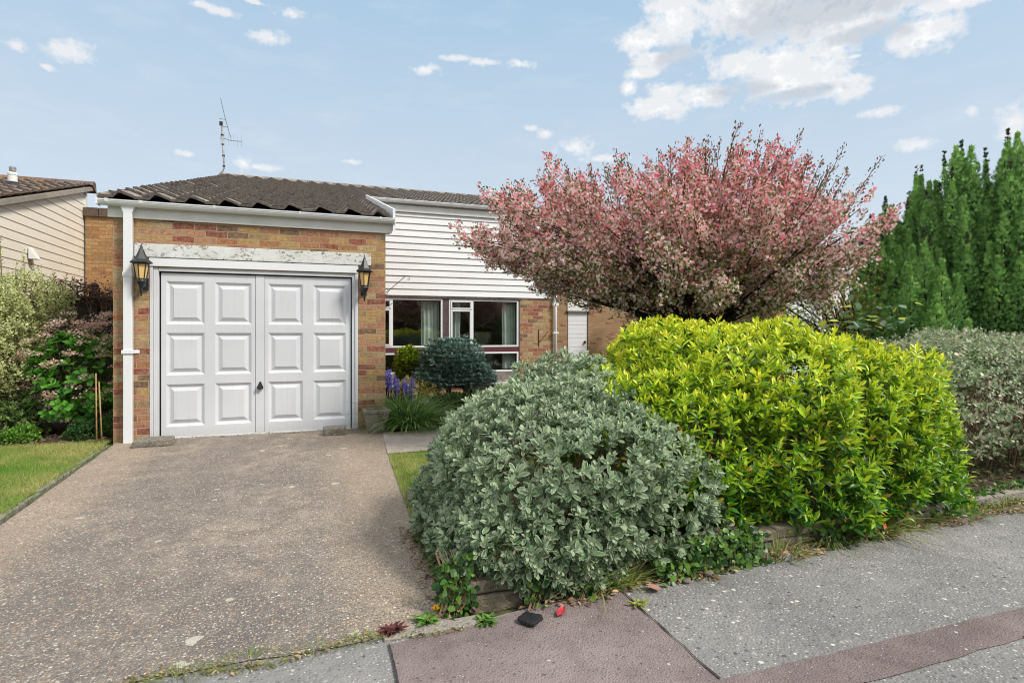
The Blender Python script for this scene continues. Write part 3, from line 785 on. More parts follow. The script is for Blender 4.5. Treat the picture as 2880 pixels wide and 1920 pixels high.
# the room behind the glass
rm = MB()
rm.quad((3.1, MY + 3.2, 0), (6.85, MY + 3.2, 0), (6.85, MY + 3.2, 2.4), (3.1, MY + 3.2, 2.4))
rm.quad((3.1, MY + 0.2, 0), (3.1, MY + 3.2, 0), (3.1, MY + 3.2, 2.4), (3.1, MY + 0.2, 2.4))
rm.quad((6.85, MY + 0.2, 0), (6.85, MY + 3.2, 0), (6.85, MY + 3.2, 2.4), (6.85, MY + 0.2, 2.4))
rm.quad((3.1, MY + 0.1, 2.4), (6.85, MY + 0.1, 2.4), (6.85, MY + 3.2, 2.4), (3.1, MY + 3.2, 2.4))
rm.quad((3.1, MY + 0.2, 0.15), (6.85, MY + 0.2, 0.15), (6.85, MY + 3.2, 0.15), (3.1, MY + 3.2, 0.15))
rm.build('room_lining', M['interior'], house)
cu = MB()
def curtain(x0, x1, label, z0=0.5, z1=1.95, flare=0.0):
    m = MB(); n = 40; V = []
    rows_ = 8
    for j in range(rows_ + 1):
        t_ = j / rows_
        for i in range(n + 1):
            s = i / n; x = x0 + (x1 - x0 - flare * (1 - t_)) * s if flare >= 0 else x0 + flare * -(1 - t_) * 0 + (x1 - x0) * s
            V.append((x, MY + 0.16 + 0.022 * math.sin(s * (x1 - x0) * 75 + 0.5 * t_) + 0.008 * math.sin(s * 31 + 2 * t_), z1 - (z1 - z0) * (1 - t_) ))
    F = [(j * (n + 1) + i, j * (n + 1) + i + 1, (j + 1) * (n + 1) + i + 1, (j + 1) * (n + 1) + i) for j in range(rows_) for i in range(n)]
    m.add(V, F); o = m.build('curtain', M['curtain'], None, smooth=True)
    tag(o, label, 'curtain', 'curtains behind the front windows')
curtain(4.26, 4.63, 'pale curtain hanging at the right side of the left front window')
curtain(4.83, 5.10, 'pale curtain gathered inside the narrow casement beside the brown post', flare=0.05)
curtain(5.99, 6.28, 'pale curtain at the window end nearest the brick pier')
tb = MB(); tb.box(5.3, 6.1, MY + 1.2, MY + 1.8, 0.7, 0.76)
for a in (5.35, 6.02):
    for b in (MY + 1.25, MY + 1.72): tb.box(a, a + 0.04, b, b + 0.04, 0.15, 0.7)
tag(tb.build('table', M['timber_in']), 'dark table standing inside the room behind the front window', 'table')

# ---- far brick building with plank door, white neighbour, left neighbour
ob = empty('outbuilding', (12, 10, 0)); tag(ob, 'plain buff brick outbuilding with a white plank side door, behind the blossom tree', 'outbuilding')
m = MB(); m.box(7.2, 10.50, 10, 10.22, -0.05, 2.8); m.box(11.30, 21.5, 10, 10.22, -0.05, 2.8); m.box(10.5, 11.3, 10.01, 10.22, 2.62, 2.8); m.box(7.2, 21.5, 10.22, 14, 2.5, 2.78); m.box(21.3, 21.5, 10.22, 14, -0.05, 2.8)
m.build('wall', M['brick_back'], ob)
box('door_panel', M['upvc_cream'], (10.50, 11.30, 9.97, 10.1, 2.02, 2.62), ob)
box('lintel', M['greyboard'], (10.45, 11.38, 9.93, 10.1, 1.985, 2.018), ob)
d = MB()
for i in range(13): d.box(10.53, 11.27, 10.02, 10.06, 0.02 + i * 0.151, 0.02 + i * 0.151 + 0.142)
d.box(10.53, 11.27, 10.035, 10.07, 0.02, 1.98)
dd = d.build('door', M['upvc'], ob, bevel=0.004)
k = MB(); k.lathe([(0.03, -0.04), (0.045, -0.01), (0.045, 0.02), (0.02, 0.05)], (0, 0, 0), 10); k.v = [(11.17 + v[0], 9.99 + v[2], 0.94 + v[1]) for v in k.v]; k.build('knob', M['rust'], dd)
m = MB(); m.box(10.5, 10.53, 10.0, 10.1, 0, 1.985); m.box(11.27, 11.30, 10.0, 10.1, 0, 1.985); m.build('door_frame', M['post'], ob)
box('fascia', M['upvc_cream'], (7.2, 21.55, 9.9, 9.96, 2.72, 2.95), ob)

nb = empty('neighbouring_garage', (15, 3, 0)); tag(nb, 'white fronted neighbouring garage glimpsed between the blossom tree and the dark conifers', 'garage')
m = MB(); m.box(12.6, 13.0, 3, 3.2, 0, 2.75); m.box(18.0, 18.6, 3, 3.2, 0, 2.75); m.box(13.0, 18.0, 3, 3.2, 2.52, 2.75); m.box(12.6, 12.8, 3.2, 9, 0, 2.7); m.box(18.4, 18.6, 3.2, 9, 0, 2.7)
m.build('wall', M['brick_tan'], nb)
m = MB()
for i in range(20): m.box(13.0, 18.0, 3.05 + 0.004 * (i % 2), 3.1, 0.02 + i * 0.125, 0.02 + i * 0.125 + 0.118)
m.box(13.0, 18.0, 3.1, 3.14, 0.0, 2.52); m.build('garage_door', M['upvc'], nb)
box('fascia', M['upvc'], (12.5, 18.7, 2.93, 2.99, 2.76, 2.98), nb)
zf2 = lambda y: 3.0 + 0.28 * (y - 2.9)
r2 = roof_courses(12.4, 18.8, 2.9, 6.8, M['tile_or'], 'roof', nb, zf2)
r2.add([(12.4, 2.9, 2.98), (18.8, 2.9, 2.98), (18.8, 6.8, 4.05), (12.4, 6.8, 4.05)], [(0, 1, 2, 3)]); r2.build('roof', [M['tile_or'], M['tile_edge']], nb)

ln = empty('neighbouring_house', (-4, 6, 0)); tag(ln, 'cream clad neighbouring house at the left edge with a lichened tiled roof', 'house')
NX = -2.32; ns = 0.29; nz = lambda y: 4.30 + ns * (y - 6.75)
m = MB(); y0, y1 = 2.15, 6.72; bh = 0.152; z = 0.3
while z < 4.3:
    # a board is cut off by the slope of the verge
    def yclip(zz): return max(y0, (zz - 4.30) / ns + 6.75)
    za, zb = z, z + bh
    ya, yb = yclip(za), yclip(zb)
    if ya < y1:
        yb2 = min(yb, y1)
        m.add([(NX + 0.014, ya, za + 0.004), (NX + 0.014, y1, za + 0.004), (NX + 0.004, y1, zb), (NX + 0.004, yb2, zb), (NX, ya, za), (NX, y1, za)], [(0, 1, 2, 3), (4, 5, 1, 0)])
    z += bh
m.add([(NX - 0.01, y0, 0.0), (NX - 0.01, y1, 0.0), (NX - 0.01, y1, nz(y1)), (NX - 0.01, y0, nz(y0))], [(0, 1, 2, 3)])
m.quad((NX, y1 + .02, 0), (-9, y1 + .02, 0), (-9, y1 + .02, 4.2), (NX, y1 + .02, 4.2)); m.quad((NX, y0, 0), (-9, y0, 0), (-9, y0, nz(y0)), (NX, y0, nz(y0)))
m.build('cladding', M['clad_cream'], ln)
box('corner_trim', M['upvc_cream'], (NX - 0.02, NX + 0.04, 6.70, 6.76, 0, 4.28), ln)
m = roof_courses(-9, NX + 0.10, y0 - 0.1, 6.9, M['tile_or'], 'roof', ln, lambda y: nz(y) + 0.05, period=0.33, gauge=0.34, roll=0.05, off=0.01)
m.add([(-9, y0 - .1, nz(y0 - .1) + 0.03), (NX + 0.09, y0 - .1, nz(y0 - .1) + 0.03), (NX + 0.09, 6.9, nz(6.9) + 0.03), (-9, 6.9, nz(6.9) + 0.03)], [(0, 1, 2, 3)])
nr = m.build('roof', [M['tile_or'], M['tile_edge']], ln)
m = MB(); a, b = y0 - 0.1, 6.95
m.add([(NX + 0.03, a, nz(a) - 0.035), (NX + 0.11, a, nz(a) - 0.035), (NX + 0.11, b, nz(b) - 0.035), (NX + 0.03, b, nz(b) - 0.035), (NX + 0.03, a, nz(a) + 0.05), (NX + 0.11, a, nz(a) + 0.05), (NX + 0.11, b, nz(b) + 0.05), (NX + 0.03, b, nz(b) + 0.05)],
      [(0, 3, 2, 1), (4, 5, 6, 7), (0, 1, 5, 4), (1, 2, 6, 5), (2, 3, 7, 6), (3, 0, 4, 7)]); m.build('verge', M['concrete_pale'], nr)
m = MB(); x = -9.0
while x < NX + 0.1:
    e = min(x + 0.44, NX + 0.14); pr = [(-0.13, -0.02), (-0.09, 0.06), (0, 0.09), (0.09, 0.06), (0.13, -0.14)]
    V = [(xx, 6.9 + p, nz(6.9) + 0.07 + q) for xx in (x, e - 0.01) for p, q in pr]; m.add(V, [(i, i + 1, 6 + i, 5 + i) for i in range(4)] + [(0, 1, 2, 3, 4), (9, 8, 7, 6, 5)]); x += 0.44
m.build('ridge_tile', M['tile_or'], nr)
fx, fy = -2.95, 5.2; fz = nz(fy)
m = MB(); m.lathe([(0.07, 0), (0.07, 0.18), (0.078, 0.18), (0.078, 0.21), (0.06, 0.225)], (fx, fy, fz + 0.10), 16); fl = m.build('flue', M['upvc_cream'], nr, smooth=False)
m = MB(); m.lathe([(0.15, 0), (0.14, 0.05), (0.10, 0.10), (0.10, 0.12)], (fx, fy, fz + 0.03), 16); m.build('flashing', M['black_iron'], fl)
m = MB(); m.lathe([(0.05, 0), (0.055, 0.07), (0.03, 0.09)], (fx, fy, fz + 0.35), 10); m.build('flue_cap', M['galv'], fl)
m = MB(); vy, vz = 4.05, 2.50
m.add([(NX + 0.03, vy, vz), (NX + 0.03, vy + 0.17, vz), (NX + 0.03, vy + 0.17, vz + 0.20), (NX + 0.03, vy, vz + 0.20), (NX + 0.15, vy, vz), (NX + 0.15, vy + 0.17, vz)],
      [(3, 2, 5, 4), (0, 3, 4), (1, 5, 2), (0, 4, 5, 1)]); m.build('vent_cowl', M['upvc_cream'], ln)
bw_ = empty('brick_wall', (-1.1, 6.75, 0)); tag(bw_, 'tall tan brick wall with a dark coping between the two houses', 'wall')
box('wall', M['brick_tan'], (NX + 0.05, -0.06, 6.62, 6.84, 0, 3.70), bw_)
m = MB(); x = NX + 0.02
while x < -0.1: m.box(x, min(x + 0.268, -0.06), 6.57, 6.89, 3.70, 3.89); x += 0.275
m.build('coping', M['capstone'], bw_, bevel=0.012)

# ================================================================== GARDEN THINGS
def lantern(x, z, label):
    e = empty('wall_lantern', (x, 0, z)); tag(e, label, 'lantern', 'pair of coach lanterns on the garage front')
    c = (x, -0.16, z)
    m = MB(); m.lathe([(0.108, 0.0), (0.112, 0.012), (0.075, 0.045), (0.045, 0.10), (0.024, 0.155), (0.020, 0.165), (0.016, 0.17), (0.002, 0.225)], c, 6, 0.3)
    m.build('lantern_roof', M['black_iron'], e)
    m = MB(); m.lathe([(0.046, -0.172), (0.072, -0.006)], c, 6, 0.3); m.build('glass', M['amber'], e)
    m = MB()
    for k_ in range(6):
        a = 0.3 + k_ * PI / 3
        m.tube([(c[0] + 0.048 * math.cos(a), c[1] + 0.048 * math.sin(a), z - 0.176), (c[0] + 0.077 * math.cos(a), c[1] + 0.077 * math.sin(a), z + 0.002)], 0.006, 5)
    m.lathe([(0.080, -0.012), (0.080, 0.002)], c, 6, 0.3); m.lathe([(0.052, -0.184), (0.054, -0.170)], c, 6, 0.3)
    m.build('glazing_bars', M['black_iron'], e)
    m = MB(); m.lathe([(0.05, -0.18), (0.05, -0.215), (0.036, -0.235), (0.024, -0.262), (0.02, -0.27), (0.016, -0.30), (0.009, -0.36), (0.003, -0.372)], c, 12); m.build('stem', M['black_iron'], e, smooth=True)
    m = MB(); m.tube([(x, -0.16, z - 0.245), (x + 0.004, -0.09, z - 0.250), (x + 0.004, -0.02, z - 0.225)], [0.02, 0.022, 0.02], 8)
    m.box(x - 0.035, x + 0.04, -0.028, 0.0, z - 0.29, z - 0.155); m.build('bracket', M['black_iron'], e, bevel=0.004)
lantern(0.314, 2.045, 'black six sided lantern with amber glass beside the white downpipe')
lantern(2.775, 2.035, 'black lantern with amber glass on the brick pier right of the garage door')

a = empty('television_aerial', (0.0, 9.3, 5.3)); tag(a, 'grey television aerial on a cranked mast above the roof ridge', 'aerial')
AY = 9.3
m = MB(); m.tube([(-0.24, AY, 5.10), (-0.235, AY, 5.32), (-0.02, AY, 5.57), (0.02, AY, 5.66), (0.01, AY, 6.0), (-0.035, AY, 6.86)], 0.022, 8)
m.build('mast', M['galv'], a, smooth=True)
m = MB()
m.box(-0.09, -0.01, AY - 0.03, AY + 0.03, 6.80, 6.90); m.build('junction_box', M['black_iron'], a)
for z_, x_ in ((5.72, 0.018), (6.0, 0.01), (6.3, -0.008), (6.55, -0.02)): m = MB(); m.tube([(x_ - 0.03, AY, z_), (x_ + 0.03, AY, z_ - 0.005)], 0.028, 6); m.build('cable_clip', M['black_iron'], a)
m = MB(); m.tube([(-0.06, AY, 7.52), (0.05, AY, 7.0), (0.17, AY, 6.55), (0.19, AY, 6.50)], 0.010, 6)
m.tube([(-0.06, AY, 6.85), (-0.10, AY, 6.98), (0.07, AY, 6.97)], 0.009, 5); m.tube([(-0.035, AY, 6.78), (0.11, AY, 6.77)], 0.009, 5)
m.tube([(-0.07, AY, 6.46), (0.05, AY, 6.455), (0.19, AY, 6.42), (0.46, AY, 6.43)], 0.010, 6); m.tube([(0.19, AY, 6.42), (0.19, AY, 6.56)], 0.010, 6)
m.build('boom', M['galv'], a)
m = MB()
for i, x_ in enumerate((-0.06, 0.04, 0.13, 0.26, 0.345, 0.44)): m.tube([(x_ - 0.008, AY, 6.62), (x_ + 0.005, AY, 6.28)], 0.0045, 4)
for i in range(14): 
    t_ = i / 14; m.tube([(-0.06 + t_ * 0.2, AY - 0.06, 7.5 - t_ * 0.85), (-0.06 + t_ * 0.2, AY + 0.06, 7.5 - t_ * 0.85)], 0.004, 4)
m.build('element', M['galv'], a)

def scroll_bracket(y, z, L, H, label):
    m = MB(); x0 = 3.062
    m.tube([(x0, y, z), (x0, y, z - H - 0.06)], 0.006, 5)
    m.tube([(x0, y, z), (x0 + L, y, z), (x0 + L + 0.025, y, z - 0.012), (x0 + L + 0.032, y, z - 0.04), (x0 + L + 0.015, y, z - 0.055), (x0 + L, y, z - 0.045)], 0.005, 5)
    m.tube([(x0 + L - 0.03, y, z - 0.004), (x0 + 0.10, y, z - H * 0.80), (x0, y, z - H)], 0.005, 5)
    m.tube([(x0, y, z - H * 0.72)] + [(x0 + 0.05 + 0.05 * math.sin(w), y, z - H * 0.82 + 0.045 * math.cos(w)) for w in [0.2 * k_ for k_ in range(-2, 22)]], 0.004, 4)
    tag(m.build('hanging_bracket', M['black_iron']), label, 'bracket', 'hanging basket brackets on the garage side')
scroll_bracket(0.5, 2.07, 0.37, 0.28, 'large scrolled iron basket bracket in front of the white cladding')
scroll_bracket(1.6, 1.78, 0.42, 0.22, 'middle iron basket bracket, seen in front of the window frame')
scroll_bracket(2.5, 1.42, 0.34, 0.2, 'lowest and smallest iron basket bracket by the narrow casement')
m = MB(); m.tube([(6.76, MY - 0.01, 1.33), (6.76, MY - 0.01, 0.97)], 0.008, 5); m.tube([(6.76, MY - 0.02, 1.04), (6.93, MY - 0.1, 1.29)], 0.007, 5); m.tube([(6.76, MY - 0.02, 1.04), (6.72, MY - 0.1, 1.2)], 0.006, 5)
tag(m.build('wall_bracket', M['rust']), 'rusty iron bracket fixed to the brick pier right of the windows', 'bracket')

# fence behind the left shrubs
fe = empty('garden_fence', (-1.5, 1.95, 0)); tag(fe, 'weathered grey timber fence behind the shrubs left of the garage', 'fence')
m = MB()
for i in range(int(5.9 / 0.14)):
    x = -6 + i * 0.14; m.box(x, x + 0.15, 1.95 + 0.006 * (i % 2), 1.965 + 0.006 * (i % 2), 0.28, 1.74)
m.build('panel', M['fence'], fe); box('gravel_board', M['concrete_pale'], (-6, -0.06, 1.94, 1.98, 0, 0.27), fe); box('capping', M['fence'], (-6, -0.06, 1.92, 2.0, 1.74, 1.775), fe)
for x in (-4.4, -2.6, -0.75):
    p_ = box('post', M['fence'], (x - 0.05, x + 0.05, 1.90, 2.0, 0, 1.84), fe)
    m = MB(); m.lathe([(0.045, 0), (0.06, 0.012), (0.03, 0.03)] + [(0.055 * math.sin(w), 0.078 - 0.055 * math.cos(w)) for w in (0.7, 1.1, 1.6, 2.1, 2.6, 3.05)], (x, 1.95, 1.84), 14); m.build('ball_finial', M['capstone'], p_, smooth=True)

# planter and loose blocks
def rough(o, strength=0.012, size=0.06, lv=3):
    s = o.modifiers.new('sub', 'SUBSURF'); s.subdivision_type = 'SIMPLE'; s.levels = lv; s.render_levels = lv
    tx = bpy.data.textures.new('rough', 'CLOUDS'); tx.noise_scale = size; tx.noise_depth = 3
    d_ = o.modifiers.new('d', 'DISPLACE'); d_.texture = tx; d_.strength = strength; d_.mid_level = 0.5; d_.texture_coords = 'GLOBAL'
pl = MB()
cx, cy = 2.895, -0.34
def ringsq(r, z): return [(cx - r, cy - r * .9, z), (cx + r, cy - r * .9, z), (cx + r, cy + r * .9, z), (cx - r, cy + r * .9, z)]
R_ = [ringsq(0.092, 0.0), ringsq(0.150, 0.255), ringsq(0.160, 0.262), ringsq(0.160, 0.30), ringsq(0.125, 0.30), ringsq(0.118, 0.25)]
V = [p for r in R_ for p in r]; F = [(3, 2, 1, 0)]
for j in range(5):
    for i in range(4): F.append((4 * j + i, 4 * j + (i + 1) % 4, 4 * j + 4 + (i + 1) % 4, 4 * j + 4 + i))
F.append((20, 21, 22, 23)); pl.add(V, F)
po = pl.build('planter', M['stone'], None, bevel=0.01); rough(po, 0.02, 0.05, 3); tag(po, 'square tapered stone planter at the foot of the right garage pier', 'planter')
def block(cx, cy, w, d_, h, ang, name, label, shape=0.0):
    m = MB(); m.box(-w / 2, w / 2, -d_ / 2, d_ / 2, 0, h)
    m.v = [(x * (1 - shape * (z > 0) * 0.18), y, z) for x, y, z in m.v]
    o = m.build(name, M['stone'], None, bevel=0.012); o.location = (cx, cy, 0.004); o.rotation_euler = (0, 0, ang); rough(o, 0.02, 0.05, 3)
    return tag(o, label, 'stone block')
block(0.47, -0.30, 0.40, 0.28, 0.075, 0.05, 'stone_block', 'flat grey stone slab at the foot of the white downpipe', 0.5)
block(2.40, -0.30, 0.27, 0.20, 0.095, -0.05, 'stone_block', 'small stone block in front of the right end of the garage door')

# low garden wall along the pavement
gw = empty('garden_wall', (5, -5.1, 0)); tag(gw, 'low mossy stone block wall under the hedges along the pavement', 'wall')
m = MB(); r = random.Random(3); x = 2.76
for (zb, zt, st) in ((-0.03, 0.058, 0.0), (0.062, 0.120, 0.16)):
    x = 2.76 + 0.0; first = True
    while x < 6.0:
        w = r.uniform(0.22, 0.42) if not (first and st) else 0.24
        first = False; e = min(x + w, 6.0)
        yy = -5.17 + (x - 2.76) * 0.045
        m.box(x + 0.004, e - 0.004, yy + r.uniform(-0.006, 0.006), yy + 0.16, zb, zt + r.uniform(-0.006, 0.005)); x = e
wo = m.build('wall', M['wallstone'], gw, bevel=0.012); rough(wo, 0.016, 0.07, 2)
m = MB(); m.box(2.765, 2.90, -5.0, -3.4, 0, 0.09); m.build('return_wall', M['wallstone'], gw, bevel=0.012)
m = MB(); x = 6.02
while x < 11: m.box(x, x + 0.44, -4.98 + (x - 6) * 0.03, -4.84 + (x - 6) * 0.03, 0, 0.070 + 0.004 * ((x * 7) % 1)); x += 0.45
m.build('kerb_stones', M['concrete_pale'], gw, bevel=0.012)

# rockery under the dwarf spruce
for i, (x, y, w, d_, h, a_) in enumerate(((3.95, 0.95, 0.5, 0.28, 0.20, 0.1), (4.5, 0.88, 0.55, 0.3, 0.22, -0.12), (5.05, 1.0, 0.5, 0.3, 0.19, 0.15), (5.6, 1.05, 0.5, 0.3, 0.2, 0.0), (4.75, 1.7, 0.35, 0.22, 0.34, 0.3))):
    lb = ['rounded rockery stone beside the daffodil clump', 'rockery stone in front of the dwarf spruce trunk', 'rockery stone right of the dwarf spruce trunk', 'rockery stone half hidden by the silver bush', 'upright rockery stone behind the dwarf spruce'][i]
    m = MB(); m.box(-w / 2, w / 2, -d_ / 2, d_ / 2, 0, h); o = m.build('rockery_stone', M['path'], None, bevel=0.05); o.location = (x, y, 0); o.rotation_euler = (0, 0.05, a_); rough(o, 0.07, 0.15, 4)
    tag(o, lb, 'stone', 'stones edging the rockery')

# ================================================================== PLANTS
L1 = T_leaf(0.42, 0.15, 0.12); L2 = T_leaf(0.30, 0.22, 0.22); LR_ = T_leaf(0.62, 0.10, 0.12); L3 = T_round(0.40, 0.14, 0.14); DM = T_diam(0.5, 0.08); DN = T_diam(0.32, 0.05)
UP = np.array([0, 0, 1.0])

def woody(name, c, spread, h, n, mat, parent, seed=1, r=0.008, z0=0.02, mid=0.5):
    rr = random.Random(seed); m = MB()
    for i in range(n):
        a = rr.uniform(0, 6.28); q = rr.random() ** 0.5
        e = (c[0] + spread[0] * q * math.cos(a), c[1] + spread[1] * q * math.sin(a), z0 + h * rr.uniform(0.6, 1.0))
        b = (c[0] + spread[0] * 0.3 * q * math.cos(a), c[1] + spread[1] * 0.3 * q * math.sin(a), z0)
        mm = [b[k] + (e[k] - b[k]) * mid + rr.uniform(-0.06, 0.06) for k in range(3)]
        k1 = [b[k] + (e[k] - b[k]) * 0.75 + rr.uniform(-0.05, 0.05) for k in range(3)]
        m.tube([b, mm, k1, e], [r, r * 0.75, r * 0.55, r * 0.3], 5, cap=False)
    return m.build(name, mat, parent, smooth=True)

def bush(name, label, cat, c, rad, nshoot, m, size, L, T, mat, cols, seed, expo=2.6, amp=0.08, zmin=-0.75, depth=0.25, up=0.6, spread=(1.2, 0.35), stem=None, nst=40, group=None, zfloor=0.02, freqs=(2.5, 4, 6, 9, 13), top=None, jitter=0.25, gap=0.0):
    e = empty(name, (c[0], c[1], 0)); tag(e, label, cat, group)
    allm = [(c, rad, nshoot)] + list(top or [])
    Ps, Ns = [], []
    for i_, (c_, r_, n_) in enumerate(allm):
        P, N, k, d = mound(c_, r_, n_, seed + i_, expo, amp, zmin, depth, freqs)
        ok = P[:, 2] > zfloor
        for j_, (c2, r2, n2) in enumerate(allm):
            if j_ != i_: ok &= (np.abs((P - np.array(c2)) / (np.array(r2) * 0.82)) ** expo).sum(1) > 1
        Ps.append(P[ok]); Ns.append(N[ok])
    P = np.concatenate(Ps); N = np.concatenate(Ns)
    if gap > 0:
        g_ = lumps(seed + 77, 1.0, (7, 9, 12, 15)); v = g_(P * 1.0 + np.array([0.3, 0.1, 0.7])); keep = (v > np.quantile(v, gap)) | (RNG.random(len(P)) < 0.25); P, N = P[keep], N[keep]
    A = N * (1 - up) + UP * up + 0.3 * RNG.normal(size=N.shape)
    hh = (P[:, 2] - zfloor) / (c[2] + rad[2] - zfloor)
    I = Inst(); shoots(I, T, P, A, m, L, size, (lambda t, n: cols(t, n, hh)), spread, jitter)
    I.build('foliage', mat, e)
    if stem is not None: woody('stems', (c[0], c[1]), (rad[0] * 0.8, rad[1] * 0.8), (c[2] + rad[2]) * 0.82, nst, stem, e, seed)
    return e

# silver bush: grey green leaves with pale edges
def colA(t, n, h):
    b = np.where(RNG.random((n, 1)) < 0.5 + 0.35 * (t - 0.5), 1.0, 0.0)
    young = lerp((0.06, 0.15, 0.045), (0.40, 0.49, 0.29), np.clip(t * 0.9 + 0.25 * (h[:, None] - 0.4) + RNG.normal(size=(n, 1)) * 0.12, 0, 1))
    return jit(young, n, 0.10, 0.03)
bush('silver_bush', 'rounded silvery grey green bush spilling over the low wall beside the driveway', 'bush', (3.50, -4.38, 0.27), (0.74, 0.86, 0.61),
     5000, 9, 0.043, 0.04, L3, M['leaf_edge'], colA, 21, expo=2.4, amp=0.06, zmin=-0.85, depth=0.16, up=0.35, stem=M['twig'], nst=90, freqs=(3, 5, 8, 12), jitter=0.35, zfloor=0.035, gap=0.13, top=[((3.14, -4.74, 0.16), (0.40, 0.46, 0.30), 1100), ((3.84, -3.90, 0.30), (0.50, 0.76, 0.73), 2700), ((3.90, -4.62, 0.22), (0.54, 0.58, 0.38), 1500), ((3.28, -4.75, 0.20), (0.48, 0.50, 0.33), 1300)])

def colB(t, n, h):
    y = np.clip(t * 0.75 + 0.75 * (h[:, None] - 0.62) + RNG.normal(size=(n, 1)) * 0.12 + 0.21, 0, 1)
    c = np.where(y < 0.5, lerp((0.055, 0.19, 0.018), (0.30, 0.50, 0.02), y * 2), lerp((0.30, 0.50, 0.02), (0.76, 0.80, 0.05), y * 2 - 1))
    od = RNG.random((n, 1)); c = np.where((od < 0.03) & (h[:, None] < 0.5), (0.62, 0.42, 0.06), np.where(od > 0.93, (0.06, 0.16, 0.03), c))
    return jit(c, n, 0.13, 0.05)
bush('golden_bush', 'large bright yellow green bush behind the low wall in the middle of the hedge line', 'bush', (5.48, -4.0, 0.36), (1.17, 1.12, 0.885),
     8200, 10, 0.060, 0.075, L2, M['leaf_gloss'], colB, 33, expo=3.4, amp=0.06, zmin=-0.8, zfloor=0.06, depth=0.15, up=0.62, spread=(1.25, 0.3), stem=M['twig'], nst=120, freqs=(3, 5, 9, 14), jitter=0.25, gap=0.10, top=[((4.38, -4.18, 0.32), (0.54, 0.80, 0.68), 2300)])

def colC(t, n, h):
    c = np.where(RNG.random((n, 1)) < 0.55, lerp((0.09, 0.20, 0.06), (0.52, 0.62, 0.38), RNG.random((n, 1))), lerp((0.30, 0.30, 0.17), (0.80, 0.72, 0.56), RNG.random((n, 1)) ** 1.5))
    return jit(c, n, 0.15, 0.04)
hc = bush('grey_hedge', 'dense small leaved grey green hedge at the right edge, bare and twiggy underneath', 'hedge', (8.75, -3.85, 0.74), (2.1, 0.85, 0.48),
     11000, 5, 0.032, 0.05, LR_, M['leaf'], colC, 45, expo=3.4, amp=0.12, gap=0.08, zmin=-0.9, depth=0.3, up=0.3, stem=None, freqs=(3, 6, 10, 16), jitter=0.5)
mst = MB(); rr = random.Random(8)
for i in range(150):
    x = rr.uniform(6.8, 10.2); y = rr.uniform(-4.5, -3.5)
    mst.tube([(x, y, 0.0), (x + rr.uniform(-0.15, 0.15), y + rr.uniform(-0.2, 0.05), 0.3), (x + rr.uniform(-0.4, 0.4), y + rr.uniform(-0.35, 0.1), 0.75)], [0.008, 0.006, 0.003], 5, cap=False)
mst.build('stems', M['twig'], hc, smooth=True)

# ---- blossom tree
CX, CY = 6.10, -2.10
LAT = np.array([0.9397, -0.342, 0]); DEP = np.array([0.342, 0.9397, 0])
tree = empty('blossom_tree', (6.45, -2.23, 0)); tag(tree, 'spreading crab apple tree covered in pink blossom behind the golden bush', 'tree')
tr = MB(); rt_ = random.Random(17)
def tpos(l, d, z): return Vector((CX + LAT[0] * l + DEP[0] * d, CY + LAT[1] * l + DEP[1] * d, z))
base = tpos(0.37, 0.0, 0.0); fork = tpos(0.36, 0.0, 1.22)
tr.tube([base, tpos(0.40, 0.02, 0.5), tpos(0.35, 0, 0.9), fork], [0.13, 0.10, 0.095, 0.10], 10)
limb_ends = []
for i in range(15):
    a = i / 15 * 2 * PI + rt_.uniform(-0.2, 0.2); q = rt_.uniform(0.55, 0.95)
    e = tpos(2.0 * q * math.cos(a), 1.35 * q * math.sin(a), rt_.uniform(1.75, 2.6))
    m1 = fork.lerp(e, 0.35) + Vector((rt_.uniform(-.1, .1), rt_.uniform(-.1, .1), rt_.uniform(-0.12, 0.1)))
    m2 = fork.lerp(e, 0.7) + Vector((rt_.uniform(-.12, .12), rt_.uniform(-.12, .12), rt_.uniform(-0.15, 0.12)))
    tr.tube([fork, m1, m2, e], [0.045, 0.03, 0.018, 0.007], 7, cap=False); limb_ends += [m1, m2, e]
    for j in range(4):
        s = m1.lerp(e, rt_.uniform(0, 0.9)); o2 = (s - fork).normalized() * rt_.uniform(0.3, 0.8) + Vector((rt_.uniform(-.35, .35), rt_.uniform(-.35, .35), rt_.uniform(-0.1, 0.5)))
        tr.tube([s, s + o2 * 0.5 + Vector((0, 0, 0.05)), s + o2], [0.012, 0.008, 0.004], 5, cap=False)
tr.build('trunk', M['bark'], tree, smooth=True)

# crown: boughs arch from the fork to an uneven shell; twigs with blossom sit along their outer parts
RB = np.random.default_rng(29)
def zlow(l, d): return 1.36 + 0.125 * (l - 0.3) ** 2 + 0.10 * d * d
boughs = []
NB = 150
for i in range(NB):
    zz = 1 - 1.55 * (i + 0.5) / NB; a = i * 2.39996 + RB.normal() * 0.18; q = math.sqrt(max(0, 1 - zz * zz))
    k_ = 1.0 + RB.normal() * 0.085 if i % 4 else 0.68 + 0.1 * RB.normal()
    l_, d_ = 2.42 * q * math.cos(a) * k_, 1.62 * q * math.sin(a) * k_; z_ = 2.18 + (0.94 if zz > 0 else 0.95) * zz * k_
    l_ *= 0.77 if l_ > 0 else 0.95
    if z_ > 2.18 and l_ < 0: z_ = 2.18 + (z_ - 2.18) * (1 + 0.09 * l_)
    z_ = max(z_, zlow(l_, d_)); boughs.append((l_, d_, z_))
P0l, D0l, LNl = [], [], []
bt = MB(); fk = np.array([0.36, 0.0, 1.25])
